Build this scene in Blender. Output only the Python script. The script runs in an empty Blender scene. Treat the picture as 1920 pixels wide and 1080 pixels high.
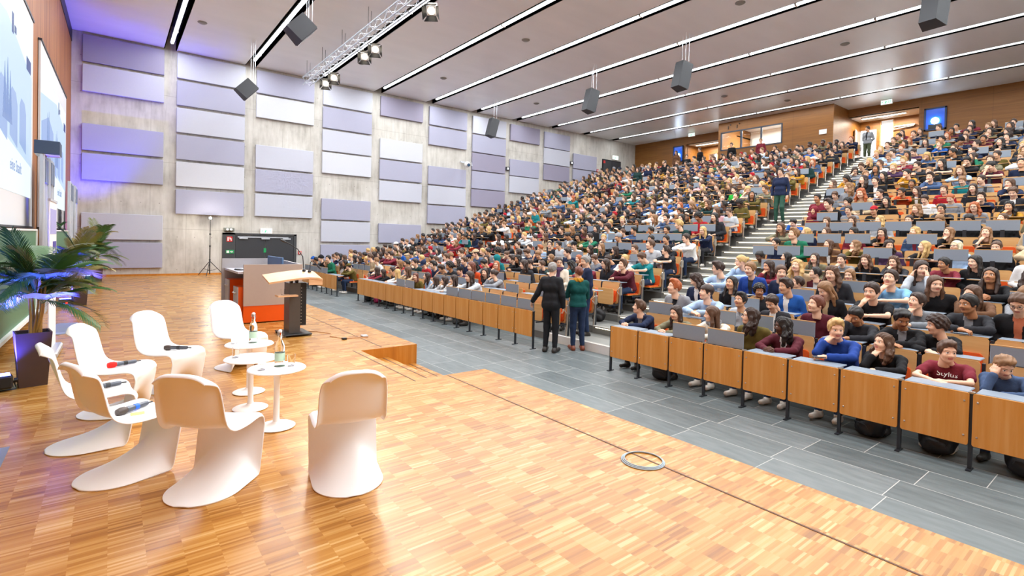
import bpy, bmesh, math, random
import numpy as np
from mathutils import Vector, Matrix
random.seed(7); RNG = np.random.RandomState(7)
SC = bpy.context.scene; COL = SC.collection
R_ = math.radians
HS = .45; YW = 25.3; ZC = 9.64; XB = 31.3
# ---------------------------------------------------------------- materials
def lin(h):
    h = h.lstrip('#'); c = [int(h[i:i+2], 16)/255 for i in (0, 2, 4)]
    return tuple(x/12.92 if x <= .04045 else ((x+.055)/1.055)**2.4 for x in c)
MATS = {}
def mat(name, col, rough=.5, metal=0., spec=.5, noise=0., nscale=20., bump=0., bscale=80., emit=None, estr=0., trans=0., coat=0., sub=0.):
    if name in MATS: return MATS[name]
    m = bpy.data.materials.new(name); m.use_nodes = True; nt = m.node_tree; p = nt.nodes['Principled BSDF']
    if isinstance(col, str): col = lin(col)
    p.inputs['Base Color'].default_value = (*col, 1); p.inputs['Roughness'].default_value = rough
    p.inputs['Metallic'].default_value = metal; p.inputs['Specular IOR Level'].default_value = spec
    if trans: p.inputs['Transmission Weight'].default_value = trans
    if coat: p.inputs['Coat Weight'].default_value = coat
    if emit is not None:
        if isinstance(emit, str): emit = lin(emit)
        p.inputs['Emission Color'].default_value = (*emit, 1); p.inputs['Emission Strength'].default_value = estr
    if noise or bump:
        tc = nt.nodes.new('ShaderNodeTexCoord')
        if noise:
            n = nt.nodes.new('ShaderNodeTexNoise'); n.inputs['Scale'].default_value = nscale; n.inputs['Detail'].default_value = 3
            nt.links.new(tc.outputs['Object'], n.inputs['Vector'])
            hs = nt.nodes.new('ShaderNodeMix'); hs.data_type = 'RGBA'
            hs.inputs[6].default_value = (*[c*(1-noise) for c in col], 1); hs.inputs[7].default_value = (*[min(1, c*(1+noise)) for c in col], 1)
            nt.links.new(n.outputs['Fac'], hs.inputs[0]); nt.links.new(hs.outputs[2], p.inputs['Base Color'])
        if bump:
            n = nt.nodes.new('ShaderNodeTexNoise'); n.inputs['Scale'].default_value = bscale; n.inputs['Detail'].default_value = 2
            nt.links.new(tc.outputs['Object'], n.inputs['Vector'])
            b = nt.nodes.new('ShaderNodeBump'); b.inputs['Strength'].default_value = bump; b.inputs['Distance'].default_value = .01
            nt.links.new(n.outputs['Fac'], b.inputs['Height']); nt.links.new(b.outputs['Normal'], p.inputs['Normal'])
    MATS[name] = m
    return m
class NT:
    """tiny node helper"""
    def __init__(s, m): s.t = m.node_tree; s.p = s.t.nodes['Principled BSDF']
    def n(s, typ, **kw):
        x = s.t.nodes.new(typ)
        for k, v in kw.items(): setattr(x, k, v)
        return x
    def l(s, a, b): s.t.links.new(a, b)
    def math(s, op, a, b=None, c=None):
        x = s.n('ShaderNodeMath', operation=op)
        for i, v in enumerate((a, b, c)):
            if v is None: continue
            if isinstance(v, (int, float)): x.inputs[i].default_value = v
            else: s.l(v, x.inputs[i])
        return x.outputs[0]
    def xyz(s):
        tc = s.n('ShaderNodeTexCoord'); sp = s.n('ShaderNodeSeparateXYZ'); s.l(tc.outputs['Object'], sp.inputs[0]); s.tc = tc
        return sp.outputs
    def comb(s, x, y, z=0.):
        c = s.n('ShaderNodeCombineXYZ')
        for i, v in enumerate((x, y, z)):
            if isinstance(v, (int, float)): c.inputs[i].default_value = v
            else: s.l(v, c.inputs[i])
        return c.outputs[0]
    def white(s, vec):
        w = s.n('ShaderNodeTexWhiteNoise', noise_dimensions='3D'); s.l(vec, w.inputs['Vector']); return w.outputs['Value']
    def noise(s, vec, scale, detail=3, rough=.5):
        w = s.n('ShaderNodeTexNoise'); w.inputs['Scale'].default_value = scale; w.inputs['Detail'].default_value = detail; w.inputs['Roughness'].default_value = rough
        s.l(vec, w.inputs['Vector']); return w.outputs['Fac']
    def ramp(s, fac, stops):
        r = s.n('ShaderNodeValToRGB'); e = r.color_ramp.elements
        while len(e) < len(stops): e.new(.5)
        for i, (q, c) in enumerate(stops): e[i].position = q; e[i].color = (*(lin(c) if isinstance(c, str) else c), 1)
        s.l(fac, r.inputs[0]); return r.outputs[0]
    def mix(s, fac, a, b, blend='MIX'):
        x = s.n('ShaderNodeMix', data_type='RGBA', blend_type=blend)
        for i, v in ((0, fac), (6, a), (7, b)):
            if isinstance(v, (int, float)): x.inputs[i].default_value = v
            elif isinstance(v, tuple): x.inputs[i].default_value = (*v, 1)
            else: s.l(v, x.inputs[i])
        return x.outputs[2]
    def bump(s, h, strength=.3, dist=.01):
        b = s.n('ShaderNodeBump'); b.inputs['Strength'].default_value = strength; b.inputs['Distance'].default_value = dist
        s.l(h, b.inputs['Height']); s.l(b.outputs[0], s.p.inputs['Normal'])
def m_parquet():
    m = mat('parquet', (.5, .3, .1), .27, spec=.45); k = NT(m); o = k.xyz()
    cx = k.math('FLOOR', k.math('DIVIDE', o[0], .162))
    off = k.math('MULTIPLY', k.white(k.comb(cx, 3.3, 1.7)), .5)
    ry = k.math('FLOOR', k.math('ADD', k.math('DIVIDE', o[1], .0165), off))
    by = k.math('FLOOR', k.math('ADD', k.math('DIVIDE', o[1], .115), off))
    w = k.white(k.comb(cx, ry, .5)); wb = k.white(k.comb(cx, by, 7.5))
    f = k.math('ADD', k.math('MULTIPLY', w, .62), k.math('MULTIPLY', wb, .38))
    gr = k.noise(k.comb(k.math('MULTIPLY', o[0], 6.), k.math('MULTIPLY', o[1], 160.), w), 1., 2)
    f2 = k.math('ADD', k.math('MULTIPLY', f, .85), k.math('MULTIPLY', gr, .15))
    c = k.ramp(f2, [(.12, '#8b571c'), (.35, '#a66f2c'), (.55, '#b5803b'), (.75, '#c39453'), (.95, '#d6af75')])
    k.l(c, k.p.inputs['Base Color']); return m
def m_tile():
    m = mat('floor_tile', (.12, .14, .14), .42, spec=.4); k = NT(m); o = k.xyz()
    fx = k.math('DIVIDE', k.math('SUBTRACT', o[0], 3.905), .4835); cx = k.math('FLOOR', fx)
    fy = k.math('ADD', k.math('DIVIDE', o[1], .97), k.math('MULTIPLY', k.white(k.comb(cx, 2.2, 9.1)), 1.0)); cy = k.math('FLOOR', fy)
    dx = k.math('ABSOLUTE', k.math('SUBTRACT', k.math('FRACT', fx), .5)); dy = k.math('ABSOLUTE', k.math('SUBTRACT', k.math('FRACT', fy), .5))
    g = k.math('MAXIMUM', k.math('GREATER_THAN', dx, .4925), k.math('GREATER_THAN', dy, .4963))
    w = k.white(k.comb(cx, cy, .1)); st = k.noise(k.comb(k.math('MULTIPLY', o[0], 7.), k.math('MULTIPLY', o[1], 1.6), 0.), 2., 4)
    f = k.math('ADD', k.math('MULTIPLY', w, .35), k.math('MULTIPLY', st, .65))
    c = k.ramp(f, [(.2, '#50595b'), (.5, '#646d6e'), (.85, '#7a8182')])
    k.l(k.mix(g, c, lin('#b9bab5')), k.p.inputs['Base Color']); return m
def m_concrete():
    m = mat('concrete', (.5, .48, .44), .7, spec=.3); k = NT(m); o = k.xyz()
    v = k.comb(o[0], o[1], o[2]); a = k.noise(v, .9, 6, .6); b = k.noise(k.comb(k.math('MULTIPLY', o[0], 3.), o[1], k.math('MULTIPLY', o[2], .5)), 2.2, 5, .6)
    f = k.math('ADD', k.math('MULTIPLY', a, .55), k.math('MULTIPLY', b, .45))
    c = k.ramp(f, [(.3, '#a09b92'), (.47, '#c0bdb5'), (.6, '#cfccc5'), (.75, '#d9d7d1')])
    jx = k.math('ABSOLUTE', k.math('SUBTRACT', k.math('FRACT', k.math('DIVIDE', o[0], 1.24)), .5)); jz = k.math('ABSOLUTE', k.math('SUBTRACT', k.math('FRACT', k.math('DIVIDE', k.math('ADD', o[2], .35), 2.7)), .5))
    g = k.math('MAXIMUM', k.math('GREATER_THAN', jx, .494), k.math('GREATER_THAN', jz, .497))
    tx = k.math('SUBTRACT', k.math('FRACT', k.math('DIVIDE', o[0], .62)), .5); tz = k.math('SUBTRACT', k.math('FRACT', k.math('DIVIDE', o[2], 1.35)), .5)
    h = k.math('LESS_THAN', k.math('ADD', k.math('POWER', k.math('MULTIPLY', tx, .62), 2.), k.math('POWER', k.math('MULTIPLY', tz, 1.35), 2.)), .0004)
    c = k.mix(k.math('MULTIPLY', g, .45), c, lin('#7d766b')); c = k.mix(k.math('MULTIPLY', h, .5), c, lin('#6a645c'))
    k.l(c, k.p.inputs['Base Color']); k.bump(a, .08, .02); return m
def m_wood(name, stops, axis=2, scale=1., rough=.42, slat=None, plank=None, spec=.4):
    """axis: the direction the grain runs along; slat = (axis, width): dark grooves; plank: lines between veneer sheets"""
    m = mat(name, (.5, .3, .1), rough, spec=spec); k = NT(m); o = k.xyz()
    s = [26.*scale, 26.*scale, 26.*scale]; s[axis] = 1.3*scale
    v = k.comb(k.math('MULTIPLY', o[0], s[0]), k.math('MULTIPLY', o[1], s[1]), k.math('MULTIPLY', o[2], s[2]))
    f = k.noise(v, 1., 5, .62); f3 = k.noise(v, .18, 3)
    f = k.math('ADD', k.math('MULTIPLY', f, .7), k.math('MULTIPLY', f3, .3))
    if slat:
        q = k.math('DIVIDE', o[slat[0]], slat[1]); w = k.white(k.comb(k.math('FLOOR', q), 1.1, 2.2))
        f = k.math('ADD', k.math('MULTIPLY', f, .55), k.math('MULTIPLY', w, .4))
    c = k.ramp(f, stops)
    if slat:
        d = k.math('ABSOLUTE', k.math('SUBTRACT', k.math('FRACT', q), .5)); c = k.mix(k.math('MULTIPLY', k.math('GREATER_THAN', d, .38), .75), c, lin('#2a1408'))
    if plank:
        for ax, wd in plank:
            d = k.math('ABSOLUTE', k.math('SUBTRACT', k.math('FRACT', k.math('DIVIDE', o[ax], wd)), .5)); c = k.mix(k.math('MULTIPLY', k.math('GREATER_THAN', d, .5-.004/wd), .6), c, lin('#3a200c'))
    k.l(c, k.p.inputs['Base Color']); return m
def m_ceiling():
    m = mat('ceiling_panel', (.6, .56, .5), .33, spec=.5); k = NT(m); o = k.xyz()
    a = k.noise(k.comb(k.math('MULTIPLY', o[0], .3), k.math('MULTIPLY', o[1], 1.), 0.), 1.4, 3)
    j = k.math('ABSOLUTE', k.math('SUBTRACT', k.math('FRACT', k.math('DIVIDE', o[1], 1.25)), .5))
    c = k.ramp(a, [(.3, '#f0f0f1'), (.7, '#f6f6f7')]); c = k.mix(k.math('MULTIPLY', k.math('GREATER_THAN', j, .4965), .35), c, lin('#fbfaf8'))
    k.l(c, k.p.inputs['Base Color']); k.bump(k.noise(k.comb(k.math('MULTIPLY', o[0], .15), o[1], 0.), 1.1, 1), .12, .05); return m
M_PARQ = m_parquet(); M_TILE = m_tile(); M_CONC = m_concrete(); M_CEIL = m_ceiling()
M_RISER = m_wood('stage_riser_wood', [(.2, '#a35f14'), (.5, '#c07a26'), (.8, '#d3974a')], 2, 1., .4)
M_SLAT = m_wood('wall_slat_wood', [(.15, '#7d4519'), (.45, '#a9672f'), (.75, '#c98b50')], 2, .7, .55, slat=(1, .105))
M_BACKW = m_wood('back_wall_veneer', [(.2, '#6e431b'), (.5, '#885824'), (.8, '#9c6c35')], 1, .5, .45, plank=((2, .62), (1, 2.6)))
M_PLY = m_wood('orange_plywood', [(.2, '#c07a2c'), (.45, '#d59142'), (.62, '#dd9f57'), (.85, '#e4b074')], 2, .6, .38)
M_PLYL = m_wood('pale_plywood', [(.2, '#b98a4e'), (.5, '#cda067'), (.85, '#dbb582')], 1, .6, .4)
M_LECT = m_wood('pale_oak', [(.2, '#d2a271'), (.5, '#e0b488'), (.85, '#ecc9a4')], 0, .8, .35)
M_STEP = mat('step_stone', '#83847f', .5, noise=.12, nscale=6)
M_ORANGE = mat('orange_fabric', '#e2580c', .8, noise=.1, nscale=60, bump=.2, bscale=500)
M_GREYLAM = mat('grey_laminate', '#8793a0', .35, noise=.05, nscale=40)
M_DMETAL = mat('dark_steel', '#3c4046', .4, .6, noise=.05)
M_CHROME = mat('brushed_steel', '#c9c6bf', .28, .9, noise=.05, nscale=30)
M_ALU = mat('aluminium', '#c8cdd4', .35, .8, noise=.04)
M_BLACK = mat('black_plastic', '#141416', .45, noise=.15)
M_DGREY = mat('charcoal_paint', '#2f3136', .5, noise=.08)
M_SPK = mat('speaker_grille', '#34363a', .6, noise=.12, nscale=200)
M_WHITEP = mat('white_plastic', '#f1f2f4', .35, spec=.45, noise=.01, nscale=3)
M_WHITE = mat('white_paint', '#e9e8e4', .5, noise=.03)
M_RED = mat('red_paint', '#c8201c', .45, noise=.05); M_GREEN = mat('green_sign', '#0f8f4e', .5, noise=.04, emit='#0f8f4e', estr=.15)
M_GLASS = mat('clear_glass', (1, 1, 1), .02, trans=1., spec=.5); M_GLASS.node_tree.nodes['Principled BSDF'].inputs['IOR'].default_value = 1.12
M_EMW = mat('lamp_tube', (1, 1, 1), .5, emit=(.93, .97, 1.), estr=9.)
M_EMDIM = mat('lamp_tube_dim', (1, 1, 1), .5, emit=(.93, .97, 1.), estr=2.2)
M_EMWARM = mat('step_led', (1, .9, .7), .5, emit=(1., .88, .64), estr=3.5)
# ---------------------------------------------------------------- mesh builder
class MB:
    def __init__(s): s.v = []; s.f = []; s.m = []
    def add(s, vs, fs, mi=0, M=None):
        o = len(s.v)
        for p in vs: s.v.append(tuple(M @ Vector(p)) if M is not None else tuple(p))
        for f in fs: s.f.append(tuple(i+o for i in f)); s.m.append(mi)
        return s
    def box(s, x0, x1, y0, y1, z0, z1, mi=0, bev=0., M=None, seg=1):
        if bev:
            b = bmesh.new(); bmesh.ops.create_cube(b, size=1)
            for v in b.verts: v.co = Vector(((x0+x1)/2+v.co.x*(x1-x0), (y0+y1)/2+v.co.y*(y1-y0), (z0+z1)/2+v.co.z*(z1-z0)))
            bmesh.ops.bevel(b, geom=b.edges[:], offset=bev, segments=seg, affect='EDGES', profile=.5)
            b.verts.index_update(); s.add([v.co for v in b.verts], [[v.index for v in f.verts] for f in b.faces], mi, M); b.free(); return s
        v = [(x, y, z) for x in (x0, x1) for y in (y0, y1) for z in (z0, z1)]
        return s.add(v, [(0, 1, 3, 2), (4, 6, 7, 5), (0, 4, 5, 1), (2, 3, 7, 6), (0, 2, 6, 4), (1, 5, 7, 3)], mi, M)
    def plate(s, pts2, t0, t1, ax=0, mi=0, M=None):
        """outline (a,b) in the plane across axis ax, from t0 to t1"""
        def P(a, b, t): return {0: (t, a, b), 1: (a, t, b), 2: (a, b, t)}[ax]
        n = len(pts2); v = [P(a, b, t0) for a, b in pts2]+[P(a, b, t1) for a, b in pts2]
        f = [tuple(range(n))[::-1], tuple(range(n, 2*n))]+[(i, (i+1) % n, n+(i+1) % n, n+i) for i in range(n)]
        return s.add(v, f, mi, M)
    def rrect(s, a0, a1, b0, b1, r, t0, t1, ax=0, mi=0, M=None, k=4):
        pts = []
        for cx, cy, q in ((a1-r, b1-r, 0), (a0+r, b1-r, 1), (a0+r, b0+r, 2), (a1-r, b0+r, 3)):
            for i in range(k+1): t = (q+i/k)*math.pi/2; pts.append((cx+r*math.cos(t), cy+r*math.sin(t)))
        return s.plate(pts, t0, t1, ax, mi, M)
    def tube(s, pts, r, n=8, mi=0, caps=True, M=None):
        pts = [Vector(p) for p in pts]; rs = r if isinstance(r, (list, tuple)) else [r]*len(pts); v = []; f = []
        up = Vector((0, 0, 1))
        for i, p in enumerate(pts):
            d = (pts[min(i+1, len(pts)-1)]-pts[max(i-1, 0)]).normalized()
            a = d.cross(up)
            if a.length < 1e-3: a = d.cross(Vector((1, 0, 0)))
            a.normalize(); b = a.cross(d)
            for j in range(n): t = 2*math.pi*j/n; v.append(p+a*(rs[i]*math.cos(t))+b*(rs[i]*math.sin(t)))
        for i in range(len(pts)-1):
            for j in range(n): f.append((i*n+j, i*n+(j+1) % n, (i+1)*n+(j+1) % n, (i+1)*n+j))
        if caps: f.append(tuple(range(n))); f.append(tuple(range((len(pts)-1)*n, len(pts)*n))[::-1])
        return s.add(v, f, mi, M)
    def lathe(s, prof, c=(0, 0, 0), n=24, mi=0, M=None):
        v = []; f = []
        for r, z in prof:
            for j in range(n): t = 2*math.pi*j/n; v.append((c[0]+r*math.cos(t), c[1]+r*math.sin(t), c[2]+z))
        for i in range(len(prof)-1):
            for j in range(n): f.append((i*n+j, i*n+(j+1) % n, (i+1)*n+(j+1) % n, (i+1)*n+j))
        if prof[0][0] > 1e-5: f.append(tuple(range(n))[::-1])
        if prof[-1][0] > 1e-5: f.append(tuple(range((len(prof)-1)*n, len(prof)*n)))
        return s.add(v, f, mi, M)
    def ball(s, c, r, nu=12, nv=8, mi=0, M=None):
        rx, ry, rz = r if isinstance(r, tuple) else (r, r, r); v = [(c[0], c[1], c[2]-rz)]; f = []
        for i in range(1, nv):
            a = -math.pi/2+math.pi*i/nv
            for j in range(nu): t = 2*math.pi*j/nu; v.append((c[0]+rx*math.cos(a)*math.cos(t), c[1]+ry*math.cos(a)*math.sin(t), c[2]+rz*math.sin(a)))
        v.append((c[0], c[1], c[2]+rz))
        for j in range(nu): f.append((0, 1+(j+1) % nu, 1+j)); f.append((len(v)-1, 1+(nv-2)*nu+j, 1+(nv-2)*nu+(j+1) % nu))
        for i in range(nv-2):
            for j in range(nu): a = 1+i*nu; f.append((a+j, a+(j+1) % nu, a+nu+(j+1) % nu, a+nu+j))
        return s.add(v, f, mi, M)
    def mesh(s, name, mats, smooth=35):
        me = bpy.data.meshes.new(name); me.from_pydata(s.v, [], s.f)
        for m in (mats if isinstance(mats, (list, tuple)) else [mats]): me.materials.append(m)
        if len(set(s.m)) > 1: me.polygons.foreach_set('material_index', s.m)
        b = bmesh.new(); b.from_mesh(me); bmesh.ops.recalc_face_normals(b, faces=b.faces[:]); b.to_mesh(me); b.free()
        if smooth:
            me.polygons.foreach_set('use_smooth', [True]*len(me.polygons)); me.set_sharp_from_angle(angle=R_(smooth))
        me.update(); return me
    def build(s, name, mats, parent=None, smooth=35, loc=None):
        return link(name, s.mesh(name, mats, smooth), parent, loc)
def link(name, me, parent=None, loc=None):
    o = bpy.data.objects.new(name, me); COL.objects.link(o)
    if parent is not None: o.parent = parent
    if loc is not None: o.location = loc
    return o
def tag(o, label=None, cat=None, group=None, kind=None):
    if label: o['label'] = label
    if cat: o['category'] = cat
    if group: o['group'] = group
    if kind: o['kind'] = kind
    return o
def thing(name, label, cat, loc=(0, 0, 0), rz=0., group=None):
    o = bpy.data.objects.new(name, None); COL.objects.link(o); o.location = loc; o.rotation_euler = (0, 0, rz); o.empty_display_size = .1
    return tag(o, label, cat, group)
def struct(o): o['kind'] = 'structure'; return o
def copy_tree(o, parent=None):
    c = o.copy(); COL.objects.link(c)
    if parent is not None: c.parent = parent
    for ch in list(o.children): copy_tree(ch, c)
    return c
ORD = 'zeroth first second third fourth fifth sixth seventh eighth ninth tenth eleventh twelfth thirteenth fourteenth fifteenth sixteenth seventeenth eighteenth nineteenth twentieth twenty-first twenty-second twenty-third'.split()
def arrow_exit(mb, M, w, h, mi):
    """running man, doorway and arrow of an exit sign, in the plane y=0 of M (x along, z up)"""
    def bx(a, b, c, d): mb.box(a*w, b*w, -.003, .003, c*h, d*h, mi, M=M)
    bx(-.06, .02, .12, .3); bx(-.1, -.02, -.12, .14); bx(-.2, -.1, .0, .06); bx(.0, .12, .02, .08); bx(-.16, -.06, -.34, -.12); bx(-.02, .1, -.2, -.12); bx(.08, .13, -.36, -.2)
    bx(.2, .24, -.36, .34); bx(.24, .4, .28, .34); bx(.36, .4, -.36, .34)
    bx(-.44, -.26, -.04, .04); mb.plate([(-.46*w, 0), (-.36*w, .2*h), (-.36*w, -.2*h)], -.003, .003, 1, mi, M)
# ---------------------------------------------------------------- setting
def zfl(k): return 0. if k < 1 else (.155*(k-1) if k <= 5 else .62+.305*(k-5))
def xb(k): return 7.73+.9*(k-1)
def edge_n(x): return 5.83+.0885*(x-6.69)
def edge_m(x): return 7.87+.06*(x-6.69)
YN = -9.
struct(MB().box(3.94, 34.5, YN, YW, -.3, 0).build('floor', M_TILE, smooth=0))
st = MB()
st.box(-2.2, 3.0, YN, YW, 0, HS); st.box(3.0, 3.94, YN, 5.6, 0, HS); st.box(3.0, 3.94, 7.52, YW, 0, HS)
st.box(3.0, 3.44, 5.6, 7.52, 0, .30); st.box(3.44, 3.9, 5.6, 7.52, 0, .15)
fl = struct(st.build('floor_stage', [M_PARQ, M_RISER], smooth=0))
for p in fl.data.polygons:
    if abs(p.normal.z) < .5: p.material_index = 1
g = MB()
for x, y0, y1, z in ((3.36, YN, 5.57, HS), (3.37, 7.62, YW, HS), (2.9, 5.55, 7.57, HS), (3.35, 5.62, 7.5, .30), (3.8, 5.62, 7.5, .15)):
    g.box(x-.008, x+.008, y0, y1, z-.001, z+.0025)
struct(g.build('trim_1', mat('groove', '#5a3417', .6, noise=.1), smooth=0))
# seating tiers
ti = MB()
for k in range(2, 25):
    x0 = 7.63+.9*(k-2); ti.box(x0, min(x0+.9, 34.5) if k < 24 else 34.5, YN, YW, -.05, zfl(k))
struct(ti.build('floor_tiers', mat('tier_stone', '#6b6c69', .55, noise=.12, nscale=5), smooth=0))
# aisle stairs with lit nosings
def stairs(name, ya, yb):
    s = MB(); led = MB(); nose = MB(); tread = MB()
    for k in range(2, 25):
        x0 = 7.63+.9*(k-2)
        lv = [(x0, zfl(k-1), zfl(k))] if k <= 5 else [(x0-.45, zfl(k-1), (zfl(k-1)+zfl(k))/2), (x0, (zfl(k-1)+zfl(k))/2, zfl(k))]
        for x, za, z in lv:
            y0, y1 = ya(x)+.04, yb(x)-.04
            s.box(x-.02, x+.5, y0, y1, max(za-.1, 0), z+.012)
            nose.box(x-.045, x+.02, y0+.03, y1-.03, z-.012, z+.016)
            led.box(x-.036, x-.026, y0+.1, y1-.1, z-.028, z-.013)
    o = struct(s.build(name, M_STEP, smooth=0))
    tag(nose.build('nosing', mat('nosing', '#b9b6ad', .4, noise=.05), o, 0), 'pale step nosing'); tag(led.build('step_light', M_EMWARM, o, 0), 'glowing strip under the step nosings')
stairs('floor_stairs_near', lambda x: edge_n(x), lambda x: edge_m(x))
stairs('floor_stairs_far', lambda x: edge_m(x)+16*.58, lambda x: 18.7+.03*(x-6.69))
# white curb at the first aisle step
struct(MB().box(7.56, 7.64, edge_n(7.6)-.2, edge_m(7.6)+.5, .0, .17).build('trim_2', M_WHITE, smooth=0))
# walls
wl = MB(); a = R_(0)
def xs(y): return -1.2+.017*(y-25.3)
def wall_slab(mb, y0, y1, z0, z1, d0, d1, mi=0):
    v = [(xs(y)+d, y, z) for d in (d0, d1) for y in (y0, y1) for z in (z0, z1)]
    mb.add(v, [(0, 1, 3, 2), (4, 6, 7, 5), (0, 4, 5, 1), (2, 3, 7, 6), (0, 2, 6, 4), (1, 5, 7, 3)], mi)
wall_slab(wl, YN, YW, 0, ZC+1.2, -.3, 0)
struct(wl.build('wall_left', M_SLAT, smooth=0))
struct(MB().box(-2.2, 34.8, YW, YW+.4, 0, ZC+1.2).build('wall_far', M_CONC, smooth=0))
struct(MB().box(-2.2, 34.8, YN-.3, YN, 0, ZC+1.2).build('wall_near', M_CONC, smooth=0))
struct(MB().box(-1.2, 3.8, YW-.025, YW, HS, HS+.07).build('baseboard_far', M_RISER, smooth=0))
# ceiling: flat panels between deep dark light slots
SLOTS = [1.86+2.965*i for i in range(10)]
ce = MB(); edges = [-2.2]+[v for x in SLOTS for v in (x-.19, x+.19)]+[34.8]
for i in range(0, len(edges), 2): ce.box(edges[i], edges[i+1], YN, YW-.02, ZC, ZC+.3)
ceo = struct(ce.build('ceiling', M_CEIL, smooth=0))
cv = MB(); cv.box(-2.2, 34.8, YN, YW, ZC+.95, ZC+1.2)
for x in SLOTS:
    cv.box(x-.22, x-.19, YN, YW, ZC, ZC+.95); cv.box(x+.19, x+.22, YN, YW, ZC, ZC+.95)
struct(cv.build('ceiling_slots', mat('slot_black', '#1d1714', .8, noise=.2), smooth=0))
tb = MB()
tb.box(-.042, .042, -16.2, 16.2, 0, .05)
tube_me = tb.mesh('tube', M_EMW, 0); tube_dim = tb.mesh('tube', M_EMDIM, 0)
hb = MB(); hb.box(-.07, .07, -16.3, 16.3, .05, .13); hb.box(-.02, .02, -16.1, -16.05, .12, .7)
hb.box(-.02, .02, 0, .05, .12, .7); hb.box(-.02, .02, 16.05, 16.1, .12, .7)
hous_me = hb.mesh('housing', M_ALU, 0)
jb = MB(); jb.box(-.075, .075, -.03, .03, -.012, .13); joint_me = jb.mesh('joint', M_WHITE, 0)
for i, x in enumerate(SLOTS):
    t = thing('ceiling_light', f'{ORD[i+1]} long strip light from the stage in its dark ceiling slot', 'ceiling light', (x, 8.3, ZC+.004), 0, 'strip lights across the ceiling')
    link('lamp_tube', tube_me if i < 7 else tube_dim, t); link('housing', hous_me, t)
    for j in range(8): link('joint', joint_me, t, (0, -14.7+4.2*j+(i % 3)*.6, 0))
# small ceiling detectors
dm = MB().lathe([(0, -.05), (.09, -.05), (.15, -.015), (.15, 0)], n=20).mesh('ceiling_detector', mat('detector_grey', '#8f8b84', .5, noise=.05))
DET = [(2.5, 21.3, 'beside the first strip light'), (8.41, 21.6, 'near the spotlight truss end'), (8.32, 15.5, 'next to the spotlight truss'), (12.1, 15.0, 'between fourth and fifth strip lights'), (12.1, 21.0, 'between fourth and fifth strip lights, near the concrete wall'), (18.1, 21.4, 'between sixth and seventh strip lights'), (24.1, 14.0, 'between eighth and ninth strip lights'), (21.1, 7.6, 'between seventh and eighth strip lights'), (27.1, 12.3, 'over the rear booth window'), (15.2, 8.4, 'between fifth and sixth strip lights')]
for x, y, w in DET: tag(link('ceiling_detector', dm, None, (x, y, ZC)), 'small round grey ceiling detector '+w, 'detector', 'round ceiling detectors')
# acoustic panels on the concrete wall
A_W = mat('panel_white', '#c8cbd3', .85, noise=.03, bump=.15, bscale=300); A_L = mat('panel_pale_lilac', '#bdc0cc', .85, noise=.03, bump=.15, bscale=300)
A_V = mat('panel_lilac', '#a6a7bb', .85, noise=.03, bump=.15, bscale=300); A_D = mat('panel_grey_violet', '#9490a4', .85, noise=.03, bump=.15, bscale=300)
PCOLS = [(-.88, 1.66, [8.53, 7.43, 5.23, 4.12, 1.88, .77], 'DLVVLV'), (2.09, 4.61, [8.53, 7.43, 6.32, 5.22, 4.12, 2.98], 'LVLVWV'), (5.06, 7.55, [8.5, 7.42, 5.2, 4.12, 3.03], 'VWLVL'),
 (7.97, 10.42, [8.5, 7.41, 6.32, 5.24, 3.02, 1.94, .8], 'LVLWVLV'), (10.88, 13.3, [8.47, 6.3, 5.22, 4.13, 1.93], 'DWVLV'), (13.69, 16.13, [8.45, 7.36, 5.2, 4.12, 3.04], 'VVVLV'),
 (16.53, 18.95, [8.4, 7.32, 6.26, 5.2, 4.15], 'LVDVD'), (19.3, 21.66, [8.36, 6.22, 5.17], 'DVL'), (22.07, 24.35, [8.3, 7.25, 6.2], 'VLD'), (24.71, 26.98, [7.22, 6.16], 'VV')]
NM = {'W': 'white', 'L': 'pale lilac', 'V': 'lilac', 'D': 'grey violet'}; MM = {'W': A_W, 'L': A_L, 'V': A_V, 'D': A_D}
for ci, (x0, x1, zs, cs) in enumerate(PCOLS):
    for pi, (z, c) in enumerate(zip(zs, cs)):
        o = MB().box(x0, x1, YW-.14, YW-.03, z, z+1.0, bev=.012).build('acoustic_panel', MM[c], smooth=0)
        b = MB().box(x0+.1, x1-.1, YW-.03, YW, z+.1, z+.9).build('mounting_frame', M_DGREY, o, 0)
        tag(o, f'{NM[c]} acoustic panel, {ORD[pi+1]} from top in the {ORD[ci+1]} column from the stage', 'acoustic panel', 'acoustic panels on the concrete wall')
# back wall, booth and entrance niches
bw = MB()
bw.box(XB, XB+.25, YN, 7.9, 6.2, ZC); bw.box(XB, XB+.25, 20.95, YW, 6.2, ZC)
bw.box(XB, XB+.25, 7.9, 11., 9.22, ZC); bw.box(XB, XB+.25, 17.4, 20.95, 9.12, ZC)
# booth front with window opening y 13.6-17.2 z 8.0-9.03
bw.box(29.4, 29.6, 11., 17.4, 6.2, 8.0); bw.box(29.4, 29.6, 11., 17.4, 9.04, ZC); bw.box(29.4, 29.6, 11., 13.58, 8.0, 9.04); bw.box(29.4, 29.6, 17.22, 17.4, 8.0, 9.04)
bw.box(29.6, 33.2, 11., 11.15, 6.2, ZC); bw.box(29.6, 33.2, 17.25, 17.4, 6.2, ZC)
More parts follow.
